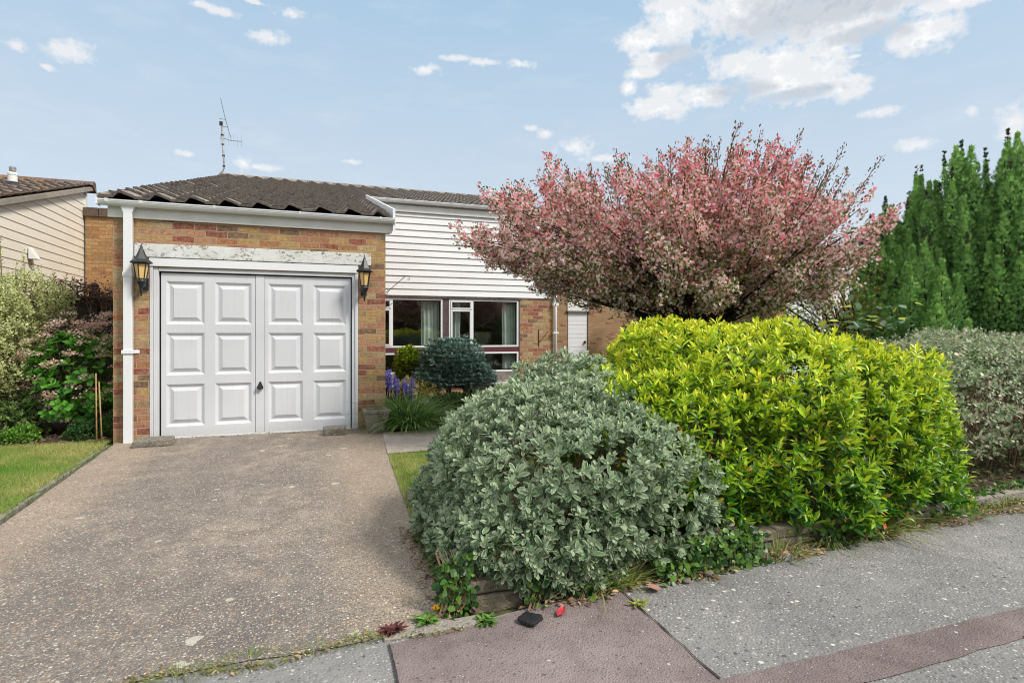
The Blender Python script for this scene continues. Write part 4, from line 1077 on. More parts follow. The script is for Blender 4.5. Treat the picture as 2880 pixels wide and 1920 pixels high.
for bi, (l_, d_, z_) in enumerate(boughs):
    e = np.array([l_, d_, z_]); span = np.linalg.norm(e - fk)
    mid = fk + (e - fk) * 0.5 + np.array([RB.normal() * 0.08, RB.normal() * 0.08, 0.10 * span * RB.uniform(-0.2, 1.3)])
    def bz(t): return fk * (1 - t) ** 2 + 2 * mid * t * (1 - t) + e * t * t
    bt.tube([tpos(*bz(t)) for t in (0.12, 0.35, 0.6, 0.82, 1.0)], [0.018, 0.013, 0.009, 0.006, 0.003], 5, cap=False)
    nn = int(31 * RB.uniform(0.65, 1.25)) + (8 if z_ > 2.5 else 0); t0 = 0.40 if span > 1.4 else 0.3
    for k_ in range(nn):
        t = t0 + (1 - t0) * RB.random() ** 0.72
        tg = 2 * (1 - t) * (mid - fk) + 2 * t * (e - mid); tg /= np.linalg.norm(tg)
        p_ = bz(t) + RB.normal(size=3) * 0.085 * (1.2 - 0.5 * t)
        if p_[2] < zlow(p_[0], p_[1]): p_[2] = zlow(p_[0], p_[1]) + 0.1 * RB.random()
        up_ = 0.55 if z_ > 2.2 else 0.15
        v = tg * 0.7 + np.array([0, 0, up_]) + RB.normal(size=3) * 0.36; v /= np.linalg.norm(v)
        P0l.append(np.array(tpos(*p_))); D0l.append(LAT * v[0] + DEP * v[1] + UP * v[2]); LNl.append(0.11 + 0.20 * RB.random() ** 1.5)
bt.build('boughs', M['bark'], tree, smooth=True)
P0 = np.array(P0l); D0 = np.array(D0l); LN = np.array(LNl); nt = len(P0)
# named long wands rising over the crown
wands = [(0.56, 0.1, 3.55, 0.75), (0.35, -0.2, 3.42, 0.6), (1.46, 0, 3.60, 0.85), (1.30, .2, 3.40, 0.6), (2.02, 0.1, 3.46, 0.75), (2.34, -0.1, 3.28, 0.8), (-0.56, 0, 3.30, 0.55), (-1.28, 0.1, 3.18, 0.6), (0.0, 0.3, 3.32, 0.5),
         (-1.03, -0.2, 3.12, 0.5), (1.03, -0.1, 3.40, 0.6), (1.77, .2, 3.15, 0.6), (-1.85, 0, 2.98, 0.5), (-2.55, 0, 2.28, 0.5), (-2.1, 0.2, 2.72, 0.5), (2.30, 0.1, 2.5, 0.5), (-0.25, -.2, 3.28, 0.5), (0.85, .3, 3.38, 0.5), (-1.5, 0.3, 3.05, .5), (-2.2, -.2, 2.02, .5), (2.15, 0.4, 2.9, .6), (-0.8, .2, 3.2, .45), (0.2, .1, 3.4, .5)]
wP, wD, wL = [], [], []
for l, dd_, z_, Ln in wands:
    e = np.array(tpos(l, dd_, z_)); c0 = np.array(tpos(l * 0.45, dd_ * 0.5, 1.3 if z_ > 2.6 else 2.1)); v = norm((e - c0)[None])[0]
    wP.append(e - v * Ln); wD.append(v); wL.append(Ln)
for i in range(46):
    l = rt_.uniform(-2.1, 2.0); dd_ = rt_.uniform(-0.9, 0.9); zt = 2.22 + 1.0 * (1 + 0.15 * min(0, l)) * math.sqrt(max(0.05, 1 - (l / 2.3) ** 2 - (dd_ / 1.7) ** 2)) + rt_.uniform(0.06, 0.34)
    e = np.array(tpos(l, dd_, zt)); v = norm((e - np.array(tpos(l * 0.5 + rt_.uniform(-.3, .3), dd_ * 0.6, 1.5)))[None])[0]; Ln = rt_.uniform(0.35, 0.55)
    wP.append(e - v * Ln); wD.append(v); wL.append(Ln)
tw = MB()
for a_, v, Ln in zip(wP, wD, wL): a_ = Vector(a_); v = Vector(v); tw.tube([fork, fork.lerp(a_, 0.5) + Vector((0, 0, 0.06)), a_, a_ + v * Ln * 0.5 + Vector((0, 0, 0.01)), a_ + v * Ln], [0.014, 0.009, 0.006, 0.004, 0.002], 4, cap=False)
tw.build('twigs', M['bark'], tree, smooth=True)
FL = T_flower(4, 0.3); I = Inst(); IL = Inst()
def dress(Pb, Db, Ln, nf, nl, hgt, wand=False):
    n = len(Pb)
    for q in range(nf):
        t_ = RNG.random(n) ** (1.0 if not wand else 1.2)
        off = rvec(n) * ((0.042 if not wand else 0.022) * (0.4 + RNG.random((n, 1))))
        Q = Pb + Db * (Ln * t_)[:, None] + off
        nn = norm(rvec(n) + 0.25 * UP - 0.45 * DEP)
        z_ = (Q[:, 2:3] - 1.3) / 2.0
        pink = np.clip(0.55 * z_ + RNG.normal(size=(n, 1)) * 0.30 + 0.13 + 0.18 * t_[:, None], 0, 1)
        c = np.where(pink < 0.5, lerp((0.96, 0.86, 0.81), (0.96, 0.59, 0.57), pink * 2), lerp((0.96, 0.59, 0.57), (0.91, 0.23, 0.29), pink * 2 - 1))
        keep = RNG.random(n) < (np.clip(0.55 + 0.5 * z_[:, 0], 0.3, 1) if not wand else 0.6 + 0 * z_[:, 0])
        if wand: c = lerp(c, (0.40, 0.07, 0.10), 0.5)
        X = norm(np.cross(nn, rvec(n)))
        I.add(FL, Q[keep], X[keep], nn[keep], (0.036 if not wand else 0.024) * (0.7 + 0.6 * RNG.random(keep.sum())), jit(c, n, 0.08, 0.03)[keep])
    for q in range(nl):
        t_ = RNG.random(n); off = rvec(n) * 0.035
        Q = Pb + Db * (Ln * t_)[:, None] + off
        g = RNG.random((n, 1)); z_ = np.clip((Q[:, 2:3] - 1.3) / 2.0, 0, 1)
        c = lerp(lerp((0.07, 0.13, 0.03), (0.22, 0.30, 0.07), g), (0.26, 0.12, 0.05), np.clip(z_ * 0.7 + (0.35 if wand else 0), 0, 1) * (RNG.random((n, 1)) < 0.7))
        IL.add(DM, Q, norm(off + 0.5 * Db + 0.3 * rvec(n)), rvec(n), 0.036 * (0.6 + 0.7 * RNG.random(n)), jit(c, n, 0.15, 0.05))
dress(P0, D0, LN, 25, 15, None); lo_ = P0[:, 2] < 2.0; dress(P0[lo_], D0[lo_], LN[lo_], 2, 14, None)
wP, wD, wL = np.array(wP), np.array(wD), np.array(wL)
dress(wP, wD, wL, 46, 60, None, True)
I.build('blossom', M['petal'], tree); IL.build('foliage', M['leaf'], tree)

# ---- conifers at the right
TU = T_tuft()
def conifer(x, y, w, h, label, seed, n=26, dens=820):
    r = random.Random(seed); e = empty('conifer', (x, y, 0)); tag(e, label, 'conifer', 'dark conifers at the right edge')
    I = Inst(); m = MB(); m.tube([(x, y, 0), (x, y, h * 0.75)], [0.09, 0.03], 8)
    for i in range(n):
        q = (i / n) ** 0.6; a = i * 2.4 + r.uniform(-0.3, 0.3)
        px, py = x + w * q * math.cos(a), y + w * q * math.sin(a)
        ht = h * (1 - 0.55 * q ** 1.8) * r.uniform(0.92, 1.04) if i else h
        L = min(ht - 0.1, r.uniform(1.2, 1.9)); R0 = r.uniform(0.14, 0.20)
        nn = int(dens * L / 1.3 * (1.0 if py < y + 0.25 * w else 0.45))
        t_ = RNG.random(nn) ** 0.85
        rad = R0 * np.clip(np.sin(PI * np.clip(t_ * 0.86 + 0.2, 0, 1)) ** 0.7, 0.05, 1) * (1 - 0.25 * RNG.random(nn) ** 2)
        rad = np.where(t_ > 0.85, rad * (1 - (t_ - 0.85) / 0.15 * 0.8), rad)
        th = RNG.random(nn) * 6.28
        rad *= 1 + 0.25 * np.sin(th * 3 + t_ * 16 + i)
        O = np.stack([np.cos(th), np.sin(th), np.zeros(nn)], 1)
        lean = np.array([math.cos(a) * 0.10 * q, math.sin(a) * 0.10 * q, 0])
        P = np.array([px, py, ht - L]) + lean * (t_ * L)[:, None] + O * rad[:, None] + UP * (t_ * L)[:, None]
        D = norm(O * 0.55 + UP * 0.9 + 0.25 * RNG.normal(size=(nn, 3)))
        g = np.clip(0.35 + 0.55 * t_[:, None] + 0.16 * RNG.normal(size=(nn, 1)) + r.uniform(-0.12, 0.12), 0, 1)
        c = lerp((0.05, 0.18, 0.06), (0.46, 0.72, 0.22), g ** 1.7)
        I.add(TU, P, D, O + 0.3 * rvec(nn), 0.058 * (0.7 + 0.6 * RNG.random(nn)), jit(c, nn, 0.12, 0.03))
        # dark leader at the tip
        if i % 3 == 0:
            s = 26; tt = RNG.random(s); P = np.array([px, py, ht]) + lean * L + UP * (tt * 0.22 - 0.05)[:, None] + 0.022 * rvec(s) * (1.2 - tt[:, None])
            I.add(TU, P, norm(UP + 0.6 * rvec(s)), rvec(s), 0.055, jit((0.06, 0.08, 0.035), s))
        m.tube([(x, y, 0.3), (px, py, max(0.35, ht - L)), (px + lean[0] * L, py + lean[1] * L, ht - 0.15)], [0.03, 0.022, 0.004], 5, cap=False)
    I.build('crown', M['needle'], e); m.build('trunk', M['bark'], e, smooth=True)
def at(px, d):
    s = (px - 1440) / 1600; return 2.057 + d * (0.342 + 0.9397 * s), -7.657 + d * (0.9397 - 0.342 * s)
for px_, d_, w_, h_, lb, sd in ((2492, 8.9, 0.52, 3.20, 'shortest dark green conifer, leftmost of the row at the right edge', 1), (2592, 8.8, 0.56, 3.66, 'second conifer of the row, taller than the leftmost one', 2),
        (2705, 8.5, 0.62, 3.95, 'third conifer of the row at the right edge, with a pointed top', 5), (2835, 8.2, 0.66, 4.00, 'tallest conifer, nearest the right edge of the picture', 3), (2990, 8.2, 0.6, 4.1, 'conifer mostly cut off by the right edge of the picture', 4)):
    x_, y_ = at(px_, d_); conifer(x_, y_, w_, h_, lb, sd, n=46)
x_, y_ = at(2600, 7.6); conifer(x_, y_, 0.42, 2.5, 'small young conifer standing in front of the tall ones', 6, n=12)
x_, y_ = at(2450, 7.9); conifer(x_, y_, 0.36, 1.9, 'lowest conifer, spreading beside the bare stemmed shrub', 7, n=10)

# ---- dwarf spruce and golden conifer by the window
def needle_mound(name, label, c, rad, n, size, colf, seed, tiers=True, trunk=None, amp=0.08, lobes=()):
    e = empty(name, (c[0], c[1], 0)); tag(e, label, 'conifer')
    I = Inst()
    for (cc, rr2, nn) in [(c, rad, n)] + list(lobes):
        P, N, k, d = mound(cc, rr2, nn, seed, 2.2, amp, -0.7, 0.3, (3, 5, 8, 12, 17))
        if tiers: P[:, 2] = P[:, 2] * 0.35 + 0.65 * (np.round((P[:, 2] + 0.03 * np.sin(P[:, 0] * 9 + P[:, 1] * 7)) / 0.075) * 0.075)
        H = norm(N * np.array([1, 1, 0.35]) + 0.12 * UP)
        for q in range(3):
            D = norm(H + 0.55 * RNG.normal(size=P.shape) * (np.array([1, 1, 0.5]) if tiers else 1))
            I.add(TU, P + 0.015 * rvec(len(P)), D, UP + 0.3 * rvec(len(P)), size * (0.7 + 0.6 * RNG.random(len(P))), colf(len(P)))
    I.build('foliage', M['needle'], e)
    m = MB()
    for t0, t1, r_ in (trunk or []): m.tube([t0, t1], [r_, r_ * 0.8], 8)
    for i in range(10):
        a_ = i * 0.63; m.tube([(c[0], c[1], c[2] - rad[2] * 0.6), (c[0] + rad[0] * 0.7 * math.cos(a_), c[1] + rad[1] * 0.7 * math.sin(a_), c[2])], [0.015, 0.005], 5, cap=False)
    m.build('trunk', M['bark'], e, smooth=True)
def spr(n): return jit(lerp((0.09, 0.18, 0.15), (0.38, 0.52, 0.44), RNG.random((n, 1)) ** 1.4), n, 0.12, 0.03)
needle_mound('dwarf_spruce', 'rounded blue green dwarf spruce with a short trunk in front of the windows', (4.33, 1.45, 0.72), (0.50, 0.45, 0.40), 5200, 0.05, spr, 51,
             trunk=[((4.22, 1.35, 0.0), (4.3, 1.45, 0.7), 0.045), ((4.75, 1.5, 0.0), (4.6, 1.5, 0.5), 0.025)], lobes=[((4.72, 1.45, 0.50), (0.34, 0.3, 0.20), 1900), ((3.98, 1.35, 0.50), (0.30, 0.28, 0.18), 1300)])
def ycol(n): return jit(lerp((0.06, 0.13, 0.015), (0.38, 0.46, 0.03), RNG.random((n, 1))), n, 0.12, 0.03)
needle_mound('golden_conifer', 'lime green rounded dwarf conifer left of the blue green spruce', (3.78, 2.15, 0.68), (0.27, 0.27, 0.30), 1800, 0.055, ycol, 52, tiers=False, trunk=[((3.78, 2.15, 0), (3.78, 2.15, 0.5), 0.03)], amp=0.12)
needle_mound('golden_conifer', 'smaller lime green conifer just behind the left shoulder of the spruce', (4.27, 2.7, 0.82), (0.16, 0.16, 0.16), 700, 0.045, ycol, 53, tiers=False, trunk=[((4.27, 2.7, 0), (4.27, 2.7, 0.7), 0.02)])

# ---- strap leaved clump, bluebells
BL = T_blade(0.035, 0.55, 4)
def blades(I, c, rad, n, L, colr, lean=0.6, T=BL, z=0.0):
    a = RNG.random(n) * 6.28; q = np.sqrt(RNG.random(n))
    P = np.stack([c[0] + rad[0] * q * np.cos(a), c[1] + rad[1] * q * np.sin(a), np.full(n, z)], 1)
    O = np.stack([np.cos(a), np.sin(a), np.zeros(n)], 1)
    D = norm(UP * 1.0 + O * (lean * q[:, None] * (0.5 + RNG.random((n, 1)))) + 0.22 * rvec(n))
    N = norm(np.cross(np.cross(D, O + 0.4 * rvec(n)), D) * -1)
    N = norm(np.cross(D, np.cross(O, D))) * -1 + 0.2 * rvec(n)
    I.add(T, P, D, N, L * (0.6 + 0.5 * RNG.random(n)), colr(n))
gcol = lambda a, b: (lambda n: jit(lerp(a, b, RNG.random((n, 1))), n, 0.12, 0.04))
e = empty('daffodil_clump', (3.42, -0.1, 0)); tag(e, 'clump of long arching green leaves with faded flowers by the garage corner', 'plant')
I = Inst(); blades(I, (3.40, -0.12), (0.30, 0.26), 900, 0.62, gcol((0.10, 0.22, 0.05), (0.32, 0.46, 0.14)), 1.3); blades(I, (3.25, 0.0), (0.2, 0.2), 400, 0.66, gcol((0.06, 0.16, 0.03), (0.18, 0.32, 0.08)), 0.7)
I.build('leaves', M['grass'], e)
Pf = np.array([(3.42, -0.2, 0.50), (3.30, 0.1, 0.60), (3.50, 0.05, 0.52), (3.65, -0.1, 0.42), (3.38, 0.2, 0.64)])
for pf in Pf:
    I = Inst(); I.add(FL, pf + 0.012 * rvec(5), rvec(5), rvec(5), 0.06, jit((0.62, 0.52, 0.33), 5)); I.build('faded_flower', M['petal'], e)
e = empty('bluebells', (3.35, 0.55, 0)); tag(e, 'bluebells with violet blue flower spikes against the garage corner', 'flower')
I = Inst(); blades(I, (3.42, 0.60), (0.32, 0.25), 260, 0.5, gcol((0.06, 0.15, 0.03), (0.15, 0.28, 0.07)), 0.6); I.build('leaves', M['grass'], e)
I = Inst(); m = MB()
for i in range(34):
    x = 3.30 + rt_.uniform(-0.20, 0.20); y = 0.60 + rt_.uniform(-0.25, 0.25); h = rt_.uniform(0.46, 0.62) + (0.14 if x < 3.3 else 0) - max(0, x - 3.5) * 0.5; lx = rt_.uniform(-0.05, 0.08)
    m.tube([(x, y, 0), (x + lx, y, h)], [0.004, 0.003], 4, cap=False)
    s = 22; tt = RNG.random(s); P = np.array([x + lx, y, h]) + UP * (tt * -0.20)[:, None] + 0.020 * rvec(s)
    for q in range(2): I.add(FL, P, rvec(s), rvec(s), 0.028, jit((0.36, 0.33, 0.80), s, 0.15, 0.05))
I.build('flowers', M['petal'], e); m.build('stems', M['grass'], e)
e = empty('rockery_plant', (4.25, 0.3, 0)); tag(e, 'low dark leafy plant in the bed in front of the dwarf spruce', 'plant')
I = Inst(); P, N, k, d = mound((4.2, 0.55, 0.12), (0.42, 0.28, 0.20), 700, 71, zmin=-0.2); shoots(I, L1, P, N + UP, 5, 0.03, 0.06, lambda t, n: jit(lerp((0.03, 0.07, 0.02), (0.12, 0.2, 0.04), RNG.random((n, 1))), n))
I.build('leaves', M['leaf'], e); I = Inst(); blades(I, (4.35, 0.35), (0.3, 0.12), 160, 0.26, gcol((0.12, 0.2, 0.04), (0.32, 0.36, 0.12)), 0.8); I.build('grass_blades', M['grass'], e)
e = empty('orange_spurge', (3.75, 1.3, 0)); tag(e, 'yellowing leafy plant between the bluebells and the dwarf spruce', 'plant')
I = Inst(); P, N, k, d = mound((3.72, 1.3, 0.25), (0.32, 0.3, 0.26), 420, 72, zmin=-0.3); shoots(I, L2, P, N + UP, 6, 0.05, 0.05, lambda t, n: jit(lerp((0.16, 0.2, 0.04), (0.5, 0.27, 0.07), RNG.random((n, 1)) ** 2), n)); I.build('leaves', M['leaf'], e)

# ---- left border
e = empty('variegated_shrub', (-1.75, 1.15, 0)); tag(e, 'tall airy shrub with cream edged leaves at the left edge', 'shrub')
I = Inst(); vc = lambda t, n: jit(lerp((0.22, 0.31, 0.08), (0.66, 0.68, 0.28), np.clip(RNG.random((n, 1)) * 0.8 + 0.2 * t, 0, 1)), n, 0.12, 0.04)
for cc, rr2, nn in (((-1.75, 1.1, 1.2), (0.68, 0.42, 0.66), 1700), ((-1.40, 0.95, 0.95), (0.48, 0.35, 0.55), 620), ((-1.9, 0.9, 0.55), (0.6, 0.4, 0.5), 760), ((-1.30, 1.25, 1.62), (0.46, 0.25, 0.32), 620)):
    P, N, k, d = mound(cc, rr2, nn, 81, 2.2, 0.14, -1, 0.45, (3, 5, 8)); shoots(I, L1, P, N * 0.6 + UP * 0.8 + 0.4 * rvec(len(P)), 7, 0.09, 0.042, vc, (1.2, 0.5))
sp = [(-1.52, 1.2, 2.43), (-1.30, 1.25, 2.28), (-1.95, 1.1, 2.5), (-1.0, 1.3, 2.05), (-0.88, 1.3, 1.95), (-0.78, 1.3, 1.90), (-1.15, 1.3, 2.1), (-1.7, 1.2, 2.2), (-2.1, 1.1, 2.35), (-1.40, 1.3, 2.1)]
sm = MB()
for s_ in sp:
    P = np.array([s_]) + UP * np.linspace(-0.42, 0, 14)[:, None] + 0.008 * rvec(14); shoots(I, L1, P, np.tile(UP, (14, 1)) + 0.25 * rvec(14), 4, 0.02, 0.045, vc, (1.1, 0.5))
    sm.tube([(s_[0], s_[1], s_[2] - 0.05), (s_[0] + 0.02, s_[1], s_[2] - 0.5), (-1.65 + (s_[0] + 1.65) * 0.4, 1.15, 0.6), (-1.65, 1.15, 0)], [0.003, 0.006, 0.012, 0.016], 5, cap=False)
I.build('foliage', M['leaf_var'], e); sm.build('stems', M['twig'], e, smooth=True); woody('branches', (-1.7, 1.1), (0.7, 0.4), 1.6, 40, M['twig'], e, 9, 0.008)

e = empty('hydrangea', (-0.6, 0.9, 0)); tag(e, 'hydrangea with fresh green leaves and faded pink brown flower heads', 'shrub')
I = Inst(); hcx, hcy = -0.52, 0.85
P, N, k, d = mound((hcx, hcy, 0.68), (0.54, 0.40, 0.62), 290, 91, 2.3, 0.12, -0.9, 0.35, (3, 5, 8)); shoots(I, T_leaf(0.68, 0.1, 0.25), P, N * 0.7 + UP * 0.7, 6, 0.05, 0.085, lambda t, n: jit(lerp((0.045, 0.17, 0.02), (0.16, 0.42, 0.05), RNG.random((n, 1))), n, 0.12, 0.03), (1.35, 0.6))
I.build('foliage', M['leaf'], e)
I = Inst(); P, N, k, d = mound((hcx, hcy, 0.82), (0.64, 0.47, 0.64), 170, 92, 2.3, 0.10, -0.9, 0.10, (3, 5))
P = P[P[:, 1] < hcy + 0.1]
for i in range(len(P)):
    s = 34; a = RNG.random(s) * 6.28; q = 0.085 * np.sqrt(RNG.random(s)); Q = P[i] + np.stack([q * np.cos(a), q * np.sin(a), -q * q * 3 + 0.015 * RNG.normal(size=s)], 1)
    I.add(FL, Q, rvec(s), UP + 0.5 * rvec(s), 0.030, jit(lerp((0.55, 0.34, 0.26), (0.90, 0.70, 0.58), RNG.random((s, 1))), s, 0.15, 0.03))
P2 = np.array([hcx, hcy + .15, 1.32]) + RNG.normal(size=(420, 3)) * np.array([0.28, 0.12, 0.10]); I.add(FL, P2, rvec(420), UP + 0.6 * rvec(420), 0.03, jit(lerp((0.38, 0.2, 0.15), (0.72, 0.52, 0.42), RNG.random((420, 1))), 420))
I.build('flower_heads', M['petal'], e); woody('stems', (hcx, hcy), (0.5, 0.4), 1.25, 46, M['twig'], e, 10, 0.005)

e = empty('dry_climber', (-0.7, 1.8, 0)); tag(e, 'tangled leafless climber trailing over the fence top with a few purple leaves', 'climber')
m = MB(); r = random.Random(4)
for i in range(150):
    x = r.uniform(-1.5, -0.1); z_ = 1.72 + r.uniform(-0.05, 0.16) + 0.1 * max(0, -x - 0.6); y = 1.84 + r.uniform(-0.06, 0.05)
    l = r.uniform(0.2, 0.5)
    if i % 3: pts = [(x, y, z_), (x + l * 0.5, y - 0.03, z_ + r.uniform(-0.05, 0.08)), (x + l, y, z_ + r.uniform(-0.1, 0.03))]
    else: pts = [(x, y, z_), (x + r.uniform(-0.1, 0.1), y - 0.05, z_ - l * 0.5), (x + r.uniform(-0.2, 0.2), y - 0.02, z_ - l)]
    pts = [(min(a_, -0.07), b_, c_) for a_, b_, c_ in pts]
    m.tube(pts, 0.004, 4, cap=False)
m.build('stems', M['twig'], e)
I = Inst(); n = 1000; P = np.stack([-1.05 + 0.40 * RNG.normal(size=n), 1.82 + 0.05 * RNG.normal(size=n), 1.84 + 0.10 * RNG.normal(size=n)], 1); P = P[P[:, 0] < -0.1]
P[:, 2] -= np.clip(P[:, 0] + 0.9, 0, 1) * 0.15; n = len(P)
I.add(DM, P, rvec(n), rvec(n), 0.045, jit(lerp((0.10, 0.035, 0.045), (0.22, 0.13, 0.10), RNG.random((n, 1))), n)); I.build('leaves', M['leaf'], e)
for (x0, x1, lb) in ((-0.165, -0.14, 'left of two bamboo canes in front of the hydrangea'), (-0.135, -0.09, 'right of two bamboo canes in front of the hydrangea')):
    m = MB(); m.tube([(x1, -0.06, 0), (x0, 0.0, 0.80 if x0 < -0.15 else 0.7)], [0.008, 0.007], 8); tag(m.build('bamboo_cane', M['cane'], None, smooth=True), lb, 'cane', 'bamboo canes in the left bed')
def ground_plant(x, y, r_, h, n, size, c0, c1, label, name='ground_plant', T=L1):
    e = empty(name, (x, y, 0)); tag(e, label, 'plant'); I = Inst()
    P, N, k, d = mound((x, y, 0.02), (r_, r_ * 0.8, h), n, int(abs(x * 100)), zmin=0.0, depth=0.4); shoots(I, T, P, N + UP, 5, 0.02, size, lambda t, n: jit(lerp(c0, c1, RNG.random((n, 1))), n))
    I.build('leaves', M['leaf'], e)
    woody('stems', (x, y), (r_ * 0.7, r_ * 0.6), h, 8, M['grass'] if False else M['twig'], e, 3, 0.002)
ground_plant(-0.98, 0.33, 0.17, 0.16, 240, 0.04, (0.07, 0.17, 0.02), (0.2, 0.38, 0.05), 'low bright green plant at the front edge of the left bed')
ground_plant(-0.38, 0.35, 0.18, 0.20, 260, 0.032, (0.03, 0.09, 0.02), (0.08, 0.2, 0.05), 'dark green small leaved plant at the foot of the canes')
ground_plant(-0.12, 0.40, 0.14, 0.22, 220, 0.03, (0.035, 0.11, 0.02), (0.1, 0.24, 0.05), 'small green plant tucked against the left garage corner')
ground_plant(-1.35, 0.75, 0.42, 0.42, 620, 0.05, (0.06, 0.12, 0.03), (0.22, 0.3, 0.08), 'pale leaved seedling shrub under the variegated shrub')
m = MB(); m.lathe([(0.06, 0), (0.065, 0.1), (0.05, 0.22), (0.035, 0.24)], (-1.05, 0.85, 0), 8); tag(m.build('old_stump', M['rust'], None, smooth=True), 'reddish brown stump in the soil of the left bed', 'stump')

# ---- plants further right
e = empty('camellia', (7.35, 0.0, 0)); tag(e, 'dark glossy camellia with a few red flowers under the blossom tree', 'shrub')
I = Inst(); P, N, k, d = mound((7.42, 0.0, 0.95), (0.55, 0.5, 0.62), 1200, 101, 2.2, 0.1, -0.9, 0.35); shoots(I, L1, P, N + UP, 5, 0.06, 0.065, lambda t, n: jit(lerp((0.012, 0.04, 0.014), (0.04, 0.1, 0.03), RNG.random((n, 1))), n), (1.2, 0.5)); I.build('foliage', M['leaf_gloss'], e)
I = Inst(); P = np.array([(6.98, -0.2, 1.42), (7.02, -0.1, 1.36), (7.28, -0.4, 1.50), (6.96, 0, 1.2), (7.1, -.3, 1.28)])
for pf in P:
    I = Inst(); I.add(FL, pf + 0.018 * rvec(6), rvec(6), rvec(6), 0.07, jit((0.42, 0.02, 0.02), 6)); I.build('flower', M['petal'], e); woody('stems', (7.4, 0), (0.4, 0.35), 1.3, 24, M['bark'], e, 12)

e = empty('bare_shrub', (9.2, -1.4, 0)); tag(e, 'half bare arching shrub with sparse orange and lime leaves in front of the white garage', 'shrub')
m = MB(); r = random.Random(12); I = Inst(); x0, y0 = at(2420, 8.0)
for i in range(60):
    tx, d2 = r.uniform(2150, 2470), r.uniform(7.7, 8.5); ex, ey = at(tx, d2); ez = r.uniform(1.35, 2.25)
    mid_ = ((x0 + ex) / 2 + r.uniform(-.1, .1), (y0 + ey) / 2, ez * 0.62 + 0.25)
    R1 = r.uniform(0.006, 0.02); m.tube([(x0 + r.uniform(-.1, .1), y0, 0), mid_, (ex, ey, ez)], [R1, R1 * 0.6, 0.003], 5, cap=False)
    nn = 34; tt = 0.45 + 0.55 * RNG.random(nn); A_ = np.array(mid_); B_ = np.array((ex, ey, ez)); P = A_ + (B_ - A_) * ((tt - 0.45) / 0.55)[:, None] + 0.10 * rvec(nn)
    c0, c1 = ((0.30, 0.11, 0.02), (0.45, 0.26, 0.05)) if tx > 2300 and i % 3 else ((0.18, 0.26, 0.03), (0.46, 0.52, 0.08))
    I.add(L1, P, rvec(nn), rvec(nn), 0.05, jit(lerp(c0, c1, RNG.random((nn, 1))), nn))
m.build('stems', M['bark'], e, smooth=True); I.build('foliage', M['leaf'], e)
e = empty('lime_shrub', (8.0, -1.0, 0)); tag(e, 'lime leaved shrub in the shade between the tree trunk and the bare shrub', 'shrub')
x_, y_ = at(2110, 8.2); I = Inst(); P, N, k, d = mound((x_, y_, 1.0), (0.75, 0.4, 0.75), 900, 111, 2.2, 0.15, -0.9, 0.5); shoots(I, L1, P, N + UP, 5, 0.05, 0.04, lambda t, n: jit(lerp((0.05, 0.07, 0.015), (0.26, 0.33, 0.05), RNG.random((n, 1)) ** 1.6), n)); I.build('foliage', M['leaf'], e)
woody('stems', (x_, y_), (0.6, 0.35), 1.6, 30, M['bark'], e, 13)

e = empty('rose_shoots', (6.6, -3.1, 0)); tag(e, 'tall shoots with large rounded grey green leaves rising behind the golden bush', 'plant')
m = MB(); I = Inst(); r = random.Random(2)
for tx, z_ in ((2330, 1.30), (2370, 1.36), (2420, 1.45), (2450, 1.33), (2490, 1.40), (2400, 1.25), (2350, 1.22), (2530, 1.24)):
    ex, ey = at(tx, 5.0); m.tube([(6.5, -3.2, 0), ((ex + 6.5) / 2, (ey - 3.2) / 2, z_ * 0.6), (ex, ey, z_)], [0.010, 0.008, 0.004], 5, cap=False)
    nn = 11; P = np.array([ex, ey, z_]) + 0.09 * RNG.normal(size=(nn, 3)); I.add(LR_, P, norm(rvec(nn) * np.array([1, 1, 0.4])), UP + 0.4 * rvec(nn), 0.085, jit(np.where(RNG.random((nn, 1)) < 0.25, (0.55, 0.58, 0.08), (0.24, 0.34, 0.22)), nn, 0.12, 0.04))
m.build('stems', M['twig'], e, smooth=True); I.build('foliage', M['leaf'], e)

e = empty('white_flowers', (6.6, -4.6, 0)); tag(e, 'small plant with creamy white flower heads between the golden bush and the grey hedge', 'flower')
I = Inst(); m = MB()
for x_, y_, z_ in ((6.50, -4.66, 0.45), (6.60, -4.63, 0.47), (6.46, -4.60, 0.41)):
    nn = 70; P = np.array([x_, y_, z_]) + rvec(nn) * 0.03; I.add(FL, P, rvec(nn), rvec(nn), 0.014, jit((0.74, 0.68, 0.48), nn, 0.08)); m.tube([(x_ - 0.05, y_ + 0.1, 0), (x_, y_, z_)], 0.004, 5)
I.build('flower_heads', M['petal'], e); m.build('stems', M['twig'], e)

I = Inst()
for cc, rr2, nn in (((-6, -26, 3.2), (5, 3, 3.4), 2600), ((5, -27, 2.6), (5.5, 3, 2.8), 2600), ((15, -25, 3.6), (5, 3, 3.8), 2600), ((-16, -24, 3), (5, 3, 3.3), 2000), ((26, -22, 3), (6, 3, 3.3), 2000)):
    P, N, k, d = mound(cc, rr2, nn, 5, 2.2, 0.12, -0.9, 0.4); shoots(I, DM, P, N + UP, 4, 0.3, 0.55, lambda t, n: jit(lerp((0.03, 0.07, 0.02), (0.10, 0.16, 0.04), RNG.random((n, 1))), n))
tag(I.build('far_trees', M['leaf']), kind='stuff')

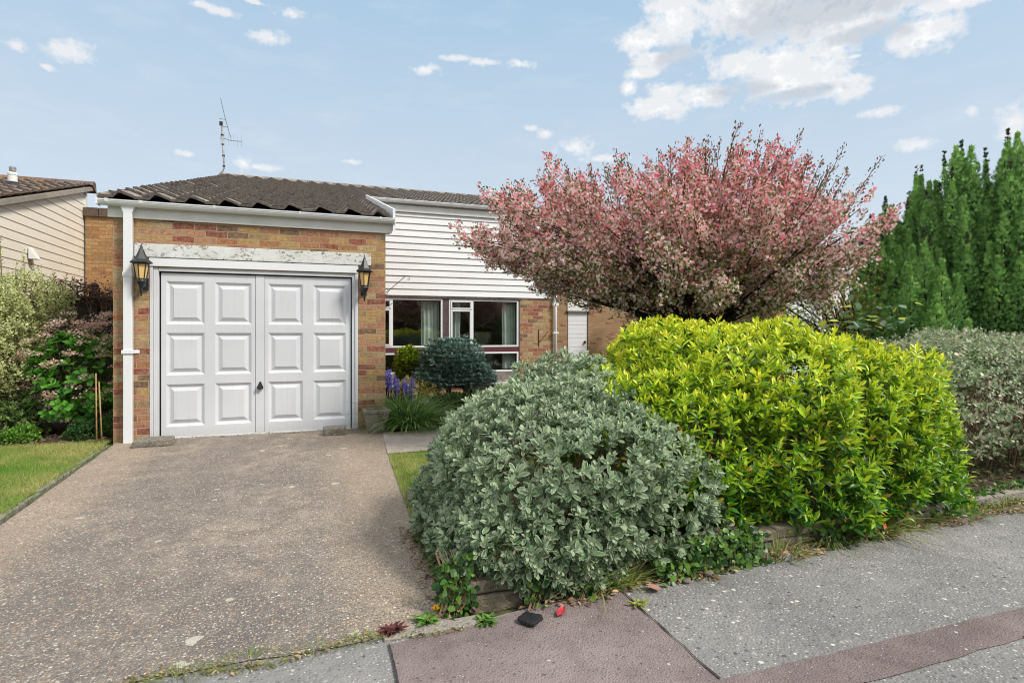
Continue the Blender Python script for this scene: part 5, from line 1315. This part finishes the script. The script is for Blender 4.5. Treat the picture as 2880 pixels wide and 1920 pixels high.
# ---- grass and weeds
def inpoly(P, poly):
    x, y = P[:, 0], P[:, 1]; c = np.zeros(len(P), bool); n = len(poly)
    for i in range(n):
        x1, y1 = poly[i]; x2, y2 = poly[(i + 1) % n]
        c ^= ((y1 > y) != (y2 > y)) & (x < (x2 - x1) * (y - y1) / (y2 - y1 + 1e-12) + x1)
    return c
GB = T_blade(0.10, 0.6, 2)
def turf(poly, n, name, dens_fn=None):
    pa = np.array(poly); lo, hi = pa.min(0), pa.max(0)
    P = lo + (hi - lo) * RNG.random((n, 2)); P = P[inpoly(P, poly)]
    n = len(P)
    f = np.sin(P[:, 0] * 3.1 + np.sin(P[:, 1] * 2.3)) * np.sin(P[:, 1] * 2.7 + 1.3 * np.sin(P[:, 0] * 1.7)) + 0.5 * np.sin(P[:, 0] * 9 + P[:, 1] * 5) * np.sin(P[:, 1] * 8 - P[:, 0] * 4)
    dry = np.clip(0.46 + 0.38 * f[:, None] + 0.15 * RNG.normal(size=(n, 1)), 0, 1)
    c = lerp((0.15, 0.32, 0.03), (0.52, 0.47, 0.18), dry)
    P3 = np.stack([P[:, 0], P[:, 1], np.full(n, 0.01)], 1)
    I = Inst(); I.add(GB, P3, norm(UP + 0.75 * rvec(n)), rvec(n), 0.036 * (0.6 + 0.7 * RNG.random(n)), jit(c, n, 0.18, 0.05))
    tag(I.build(name, M['grass']), kind='stuff')
turf([(-2.6, 0.12), (-2.6, -3.9), (0.06, -3.9), (0.11, -3.0), (-0.01, -0.4), (-0.04, 0.08)], 125000, 'grass')
turf([(2.88, -1.72), (2.85, -2.0), (2.71, -4.2), (2.68, -4.8), (3.6, -4.6), (3.9, -2.6), (4.4, -1.75)], 42000, 'grass')
tuftn = [0]
def tuft(x, y, n, L, r_, label, c0=(0.10, 0.2, 0.03), c1=(0.34, 0.42, 0.10), lean=1.0, T=None, z=0.0):
    I = Inst(); blades(I, (x, y), (r_, r_ * 0.6), n, L, gcol(c0, c1), lean, T or T_blade(0.06, 0.7, 3), z)
    tag(I.build('grass_tuft', M['grass']), label, 'grass tuft', 'weeds and grass tufts along the pavement')
for x, y, n, L, r_, lb in ((1.62, -5.29, 120, 0.05, 0.10, 'grass tuft in the joint at the bottom left of the driveway'), (1.86, -5.275, 160, 0.055, 0.12, 'grass tuft in the driveway joint, second from the left'),
        (2.10, -5.275, 90, 0.04, 0.09, 'yellowish grass tuft in the driveway joint, third from the left'), (2.27, -5.26, 120, 0.05, 0.07, 'grass tuft in the joint just left of the dark red weed'),
        (3.40, -5.21, 60, 0.20, 0.10, 'long pale grass hanging over the wall above the round pink leaf'), (3.55, -5.19, 70, 0.20, 0.10, 'long pale grass beside the round pink leaf'),
        (3.95, -5.19, 60, 0.13, 0.12, 'grass tuft among the ivy at the wall foot'), (4.55, -5.15, 110, 0.15, 0.16, 'dry grass at the wall foot under the golden bush'),
        (5.05, -5.10, 120, 0.17, 0.16, 'grass tuft at the foot of the wall by the dead leaves'), (5.45, -5.08, 90, 0.28, 0.12, 'taller grass tuft at the right end of the golden bush'),
        (5.85, -5.04, 130, 0.16, 0.16, 'grass tuft in front of the first pale kerb stone'), (6.3, -5.04, 140, 0.13, 0.2, 'grass tuft below the pale kerb stones'), (6.8, -5.02, 130, 0.14, 0.2, 'grass tuft at the far right end of the kerb stones'),
        (6.15, -4.72, 160, 0.33, 0.09, 'upright dark green grass clump between the golden bush and the grey hedge'), (6.5, -4.70, 140, 0.30, 0.08, 'grass clump growing under the bare stems of the grey hedge')):
    dk = n >= 140 and L > 0.25
    tuft(x, y, n, L, r_, lb, (0.05, 0.13, 0.03) if dk else (0.12, 0.2, 0.03), (0.14, 0.28, 0.06) if dk else (0.40, 0.44, 0.13), 0.9)
def scat(name, mat, box_, n, size, c0, c1, T=LR_, flat=0.4, kind='stuff', zr=0.0):
    P = np.stack([RNG.uniform(box_[0], box_[1], n), RNG.uniform(box_[2], box_[3], n), RNG.uniform(box_[4], box_[5], n)], 1)
    P[:, 1] += 0.03 * np.sin(P[:, 0] * 9) + 0.045 * (P[:, 0] - 3.0) * (box_[0] > 2.7)
    I = Inst(); I.add(T, P, norm(rvec(n) * np.array([1, 1, flat])), UP + 0.5 * rvec(n), size * (0.6 + 0.7 * RNG.random(n)), jit(lerp(c0, c1, RNG.random((n, 1))), n, 0.2, 0.06))
    o = I.build(name, mat); o['kind'] = kind; return o
def ivy(x0, x1, n, z1, label, yb=-5.24):
    e = empty('ivy', ((x0 + x1) / 2, yb, 0)); tag(e, label, 'ivy', 'ivy growing along the low wall'); I = Inst()
    P = np.stack([RNG.uniform(x0, x1, n), yb + 0.06 * RNG.random(n), z1 * RNG.random(n) ** 1.3], 1); P[:, 1] += 0.045 * (P[:, 0] - 2.8); P[:, 1] -= 0.08 * (1 - P[:, 2] / z1) * RNG.random(n)
    I.add(T_leaf(0.85, 0.08, 0.15), P, norm(rvec(n) + np.array([0, -0.6, -0.2])), norm(np.array([0, -0.8, 0.6]) + 0.5 * rvec(n)), 0.034 * (0.6 + 0.7 * RNG.random(n)), jit(lerp((0.025, 0.075, 0.02), (0.16, 0.30, 0.04), RNG.random((n, 1)) ** 1.5), n)); I.build('leaves', M['leaf_gloss'], e)
    m = MB()
    for i in range(8): xx = rt_.uniform(x0, x1); m.tube([(xx, yb + .1 + .045 * (xx - 2.8), z1), (xx + 0.03, yb + 0.045 * (xx - 2.8), z1 * 0.5), (xx - 0.02, yb - 0.05 + 0.045 * (xx - 2.8), 0.01)], 0.0025, 4)
    m.build('stems', M['twig'], e)
ivy(2.62, 2.78, 230, 0.24, 'ivy hanging at the driveway end of the low wall', -5.15)
ivy(3.0, 3.08, 50, 0.15, 'sprig of ivy climbing the wall face behind the black rubber scrap'); ivy(3.25, 3.45, 90, 0.08, 'small weed at the wall foot left of the round pink leaf')
ivy(3.72, 4.45, 900, 0.18, 'thick ivy covering the wall between the silver and golden bushes'); ivy(4.9, 5.4, 200, 0.12, 'ivy at the right foot of the golden bush'); ivy(5.5, 7.6, 1000, 0.12, 'ivy straggling over the kerb stones below the grey hedge', -5.1)
u_ = scat('undergrowth', M['leaf'], (5.8, 9.5, -4.85, -3.4, 0.02, 0.10), 3500, 0.045, (0.04, 0.08, 0.02), (0.26, 0.26, 0.12))
scat('leaf_litter', M['leaf'], (3.0, 7.6, -5.29, -5.13, 0.006, 0.02), 1500, 0.035, (0.20, 0.11, 0.05), (0.60, 0.42, 0.26), L1, 0.15)
scat('undergrowth', M['leaf'], (2.66, 2.90, -5.15, -4.1, 0.015, 0.06), 700, 0.035, (0.04, 0.08, 0.02), (0.24, 0.24, 0.10)); scat('leaf_litter', M['leaf'], (2.60, 2.80, -5.2, -3.9, 0.012, 0.03), 260, 0.035, (0.16, 0.09, 0.05), (0.50, 0.36, 0.24), L1, 0.15)
scat('leaf_litter', M['leaf'], (-1.6, -0.1, 0.15, 0.75, 0.02, 0.035), 420, 0.05, (0.14, 0.08, 0.05), (0.45, 0.30, 0.22), L1, 0.2)
scat('leaf_litter', M['leaf'], (1.2, 2.66, -5.32, -5.25, 0.008, 0.016), 150, 0.022, (0.30, 0.17, 0.09), (0.62, 0.46, 0.30), L1, 0.15)
scat('moss', M['leaf'], (1.3, 2.7, -5.315, -5.275, 0.006, 0.016), 520, 0.014, (0.12, 0.15, 0.03), (0.36, 0.34, 0.12), DM, 0.5)
scat('moss', M['leaf'], (0.5, 2.5, -0.03, 0.01, 0.01, 0.02), 500, 0.018, (0.10, 0.12, 0.03), (0.30, 0.26, 0.12), DM, 0.5)
n = 900; pts = RNG.random((n, 2)); P = np.stack([0.02 + 0.055 * pts[:, 0] , -3.3 + 3.1 * pts[:, 1], np.full(n, 0.012)], 1); P[:, 0] += (-P[:, 1]) * 0.045 - 0.03
I = Inst(); I.add(GB, P, norm(UP + rvec(n)), rvec(n), 0.04, jit((0.15, 0.25, 0.04), n, 0.2)); tag(I.build('grass', M['grass']), kind='stuff')
n = 700; pts = RNG.random((n, 2)); P = np.stack([2.74 + 0.07 * pts[:, 0], -4.9 + 3.1 * pts[:, 1], np.full(n, 0.012)], 1); P[:, 0] += (P[:, 1] + 4.9) * 0.045
I = Inst(); I.add(GB, P, norm(UP + rvec(n)), rvec(n), 0.04, jit((0.2, 0.26, 0.06), n, 0.2)); tag(I.build('grass', M['grass']), kind='stuff')

def weed(x, y, n, L, c0, c1, label, name, T=L2, flower=False):
    e = empty(name, (x, y, 0)); tag(e, label, 'weed'); I = Inst(); a = RNG.random(n) * 6.28
    D = np.stack([np.cos(a), np.sin(a), 0.15 + 0.6 * RNG.random(n)], 1); P = np.tile([x, y, 0.01], (n, 1)) + 0.02 * rvec(n) * np.array([1, 1, 0.2]); P[:, 2] = np.abs(P[:, 2])
    I.add(T, P, D, UP + 0.3 * rvec(n), L * (0.6 + 0.6 * RNG.random(n)), jit(lerp(c0, c1, RNG.random((n, 1))), n)); I.build('leaves', M['leaf'], e)
    if flower:
        I = Inst(); nn = 90; a = RNG.random(nn) * 6.28; q = RNG.random(nn); D = np.stack([np.cos(a) * q, np.sin(a) * q, 0.8 - 0.5 * q], 1); I.add(DN, np.tile([x + 0.045, y + 0.01, 0.05], (nn, 1)), D, rvec(nn), 0.02, jit((0.85, 0.52, 0.01), nn, 0.08)); I.build('flower', M['petal'], e)
        m = MB(); m.tube([(x, y, 0), (x + 0.045, y + 0.01, 0.052)], 0.003, 5); m.build('stem', M['twig'], e)
weed(2.55, -5.215, 70, 0.058, (0.08, 0.2, 0.03), (0.2, 0.34, 0.07), 'dandelion with a yellow flower at the driveway corner', 'dandelion', flower=True)
weed(2.40, -5.245, 40, 0.055, (0.09, 0.02, 0.022), (0.20, 0.07, 0.06), 'dark red leaved weed left of the dandelion', 'red_weed')
weed(2.80, -5.30, 60, 0.045, (0.07, 0.18, 0.03), (0.18, 0.32, 0.06), 'green weed at the foot of the wall end', 'green_weed')
weed(3.50, -5.40, 20, 0.045, (0.3, 0.32, 0.06), (0.5, 0.5, 0.1), 'tiny yellowish weed in the seam beside the brown tarmac patch', 'yellow_weed')

def single_leaf(name, x, y, L, w, ang, col, label, curl=0.2, z=0.012, tilt=0.05):
    m = MB(); n = 8; V = []
    for i in range(n + 1):
        t_ = i / n; hw = w / 2 * math.sin(PI * (0.04 + 0.94 * t_)) ** 0.75
        for s in (-1, -0.5, 0, 0.5, 1): V.append((s * hw, (t_ - 0.5) * L, L * curl * ((t_ - 0.5) ** 2 * 1.4 + 0.25 * s * s)))
    m.add(V, [(5 * i + j, 5 * i + j + 1, 5 * i + j + 6, 5 * i + j + 5) for i in range(n) for j in range(4)])
    t = NT(name + '_skin'); co = t.coord(); sx = t.n('SeparateXYZ'); t.l(co, sx.inputs[0])
    mid = t.math('LESS_THAN', t.math('ABSOLUTE', sx.outputs[0]), w * 0.03)
    c = t.ramp(t.noise(co, 60, 4), [(0.3, tuple(v * 0.6 for v in col) + (1,)), (0.7, tuple(min(1, v * 1.2) for v in col) + (1,))])
    mt = t.done(t.mix(t.math('MULTIPLY', mid, 0.6), c, tuple(min(1, v * 1.7) for v in col) + (1,)), 0.4, 0.4)
    o = m.build(name, mt, None, smooth=True); o.location = (x, y, z); o.rotation_euler = (tilt, 0.08, ang); return tag(o, label, 'leaf')
single_leaf('fallen_leaf', 3.13, -5.345, 0.085, 0.036, -0.75, (0.48, 0.05, 0.06), 'bright red fallen leaf on the brown tarmac')
single_leaf('fallen_leaf', 3.655, -5.29, 0.066, 0.066, 0.9, (0.50, 0.25, 0.19), 'round salmon pink leaf at the grass edge of the pavement', 0.05, 0.022, 0.2)
single_leaf('fallen_leaf', 2.72, -5.17, 0.10, 0.05, -0.5, (0.35, 0.16, 0.10), 'curled brown pink leaf propped against the wall end', 0.5, 0.05, 0.9)
single_leaf('fallen_leaf', 2.79, -3.40, 0.09, 0.05, 1.2, (0.5, 0.07, 0.06), 'red fallen leaf on the driveway beside the small lawn')
single_leaf('fallen_leaf', 5.45, -5.12, 0.09, 0.035, 0.1, (0.55, 0.13, 0.05), 'orange red leaf caught in the grass under the golden bush', 0.2, 0.05, 1.2)
m = prism([(-0.045, -0.03), (-0.03, -0.045), (0.04, -0.04), (0.055, -0.025), (0.04, 0.04), (0.025, 0.05), (-0.03, 0.045), (-0.045, 0.03)], 0.004, 0.020)
o = m.build('rubber_scrap', M['sheen'], None, bevel=0.004); o.location = (2.975, -5.365, 0.006); o.rotation_euler = (0, 0.05, 0.6); rough(o, 0.008, 0.02, 3); tag(o, 'black rubber scrap lying on the tarmac at the wall foot', 'rubber scrap')
for i, (x, y, r_, lb) in enumerate(((4.28, -5.16, 0.028, 'pale pebble at the pavement edge under the golden bush'), (4.02, -5.24, 0.022, 'dark pebble left of the pale one at the pavement edge'), (3.86, -5.27, 0.018, 'small pebble below the ivy at the pavement edge'))):
    m = MB(); m.lathe([(r_ * math.sin(w), r_ * 0.6 - r_ * 0.6 * math.cos(w)) for w in (0.1, 0.6, 1.1, 1.6, 2.1, 2.6, 3.04)], (0, 0, 0), 10); o = m.build('pebble', M['stone'], None, smooth=True); o.location = (x, y, 0.002); o.scale = (1.3, 1, 1); tag(o, lb, 'pebble', 'pebbles at the pavement edge')

# ================================================================== SKY, SUN, CAMERA
SUN_EL, SUN_AZ = R(46), math.atan2(0.70, -0.66)   # direction to the sun: right of and in front of the house
sd = Vector((math.sin(SUN_AZ) * math.cos(SUN_EL), math.cos(SUN_AZ) * math.cos(SUN_EL), math.sin(SUN_EL)))
l = bpy.data.lights.new('sun', 'SUN'); l.energy = 2.1; l.angle = R(14); l.color = (1.0, 0.95, 0.88)
lo = bpy.data.objects.new('sun', l); COL.objects.link(lo); lo.rotation_euler = sd.to_track_quat('Z', 'Y').to_euler()

w = bpy.data.worlds.new('World'); SC.world = w; w.use_nodes = True
nt_ = w.node_tree; nt_.nodes.clear()
t = NT.__new__(NT); t.t = nt_
out = nt_.nodes.new('ShaderNodeOutputWorld'); bg = nt_.nodes.new('ShaderNodeBackground'); t.l(bg.outputs[0], out.inputs[0])
sky = t.n('TexSky', sky_type='NISHITA', sun_disc=False, sun_elevation=SUN_EL, sun_rotation=SUN_AZ); sky.air_density = 1.0; sky.dust_density = 0.6; sky.ozone_density = 1.5
dirv = t.n('TexCoord').outputs['Generated']
sx = t.n('SeparateXYZ'); t.l(dirv, sx.inputs[0])
az = t.math('ARCTAN2', sx.outputs[0], sx.outputs[1]); el = t.math('ARCSINE', sx.outputs[2])
cb = t.n('CombineXYZ'); t.l(az, cb.inputs[0]); t.l(el, cb.inputs[1]); ae = cb.outputs[0]
def dirpx(px_, py_):
    s = (px_ - 1440) / 1600; tt = (936 - py_) / 1600
    v = Vector((0.342 + 0.9397 * s, 0.9397 - 0.342 * s, tt)).normalized(); return math.atan2(v.x, v.y), math.asin(v.z)
def nzs(sc, det, sy): 
    q = t.n('TexNoise', Scale=sc, Detail=det, Roughness=0.6); t.l(t.vmath('MULTIPLY', ae, (1.0, sy, 1)), q.inputs['Vector']); return t.math('SUBTRACT', q.outputs['Fac'], 0.5)
na, nb2, nc = nzs(8.0, 8.0, 1.4), nzs(26.0, 7.0, 1.3), nzs(70.0, 5.0, 1.2)
pert = t.math('ADD', t.math('MULTIPLY', na, 1.5), t.math('ADD', t.math('MULTIPLY', nb2, 2.0), t.math('MULTIPLY', nc, 1.0)))
perts = t.math('ADD', t.math('MULTIPLY', nb2, 2.6), t.math('MULTIPLY', nc, 2.0))
def field(els):
    cur = None
    for px_, py_, wx, wy in els:
        a, e_ = dirpx(px_, py_); a2, _ = dirpx(px_ + wx, py_); _, e2 = dirpx(px_, py_ - wy)
        d_ = t.vmath('LENGTH', t.vmath('MULTIPLY', t.vmath('SUBTRACT', ae, (a, e_, 0)), (1 / abs(a2 - a), 1 / max(1e-3, abs(e2 - e_)), 0)), (0, 0, 0))
        cur = d_ if cur is None else t.math('MINIMUM', cur, d_)
    return cur
big = [(1900, 55, 130, 120), (2100, 30, 260, 110), (2350, 40, 320, 110), (2600, 90, 130, 60), (1810, 110, 90, 45), (1840, 165, 60, 30), (2250, 210, 220, 75), (2090, 180, 130, 50), (2380, 240, 90, 45), (1850, 300, 110, 40), (1800, 205, 50, 18), (1770, 250, 26, 26), (1980, 270, 110, 35), (1870, 260, 60, 30), (2330, 130, 120, 60), (2200, 170, 90, 60), (2700, 0, 220, 30)]
small = [(205, 145, 72, 34), (45, 130, 34, 16), (755, 105, 66, 20), (620, 35, 50, 14), (565, 14, 40, 12), (815, 38, 36, 16), (1193, 195, 46, 20), (1285, 165, 42, 11), (1360, 175, 52, 11), (1465, 180, 36, 14), (1535, 375, 30, 14), (1620, 415, 60, 26), (2480, 315, 80, 14), (2735, 312, 20, 16), (2570, 408, 66, 20), (2850, 345, 50, 55), (520, 433, 36, 9), (740, 470, 56, 11), (685, 460, 30, 20), (990, 455, 28, 7), (1490, 360, 22, 10), (1700, 445, 60, 12), (135, 190, 24, 9), (720, 8, 30, 8), (2400, 160, 40, 8)]
back = [(-2200, 200, 700, 200)]
fb = t.math('SUBTRACT', 1.08, t.math('ADD', field(big), pert))
fs = t.math('SUBTRACT', 1.15, t.math('ADD', field(small), perts))
mb = t.math('MAXIMUM', t.bw(fb, -0.05, 0.55), t.math('MULTIPLY', t.bw(fb, -0.55, 0.5), 0.45)); ms = t.math('MAXIMUM', t.math('MULTIPLY', t.bw(fs, 0.0, 0.85), 0.92), t.math('MULTIPLY', t.bw(fs, -0.5, 0.6), 0.22))
wisp = t.math('MULTIPLY', t.bw(t.noise(t.vmath('MULTIPLY', ae, (2.2, 7, 1)), 3.2, 6, 0.6), 0.5, 0.85), 0.22)
mask = t.math('MAXIMUM', t.math('MAXIMUM', mb, ms), wisp)
gu = t.math('SUBTRACT', 1.0, t.math('ADD', field([(2300, 20, 430, 100), (2080, 255, 150, 30), (2250, 262, 180, 22), (2440, 95, 170, 40), (1900, 150, 80, 40)]), t.math('MULTIPLY', pert, 0.8)))
gcl = t.mix(t.math('MULTIPLY', t.bw(gu, -0.25, 0.6), 0.9), (0.98, 0.98, 0.98, 1), (0.48, 0.54, 0.61, 1))
gcl = t.mix(t.bw(nb2, -0.25, 0.1), t.mix(0.5, gcl, (0.72, 0.76, 0.82, 1)), gcl)
skyc = t.vmath('MULTIPLY', sky.outputs[0], (0.10, 0.10, 0.10))
haze = t.math('SUBTRACT', 1.0, t.bw(el, 0.0, 0.60))
grad = t.mix(t.math('POWER', haze, 0.85), (0.40, 0.63, 0.86, 1), (0.81, 0.865, 0.92, 1))
base = t.mix(0.85, skyc, grad)
cc = t.mix(mask, base, gcl)
# unseen bright cloud added overhead and behind the camera as fill light
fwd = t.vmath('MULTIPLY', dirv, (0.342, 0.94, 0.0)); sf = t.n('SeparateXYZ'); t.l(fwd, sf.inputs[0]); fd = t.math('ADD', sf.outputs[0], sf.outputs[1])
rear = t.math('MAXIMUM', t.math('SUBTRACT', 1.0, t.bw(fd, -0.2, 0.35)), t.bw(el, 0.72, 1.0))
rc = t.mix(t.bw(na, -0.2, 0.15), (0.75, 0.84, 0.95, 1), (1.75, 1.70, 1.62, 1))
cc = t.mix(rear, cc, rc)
EXPO = 0.88
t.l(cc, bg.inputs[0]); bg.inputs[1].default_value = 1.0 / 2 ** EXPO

cam = bpy.data.cameras.new('camera'); cam.lens = 20.0; cam.sensor_width = 36; cam.shift_y = -24 / 2880; cam.clip_start = 0.05; cam.clip_end = 1000
co_ = bpy.data.objects.new('camera', cam); COL.objects.link(co_); co_.location = (2.057, -7.657, 1.257); co_.rotation_euler = (R(90), 0, R(-20)); SC.camera = co_
SC.view_settings.view_transform = 'Standard'; SC.view_settings.look = 'None'; SC.view_settings.exposure = EXPO; SC.view_settings.gamma = 1
SC.cycles.filter_width = 1.05; SC.cycles.max_bounces = 5; SC.cycles.diffuse_bounces = 2; w.cycles.sampling_method = 'MANUAL'; w.cycles.sample_map_resolution = 512; SC.cycles.transparent_max_bounces = 12
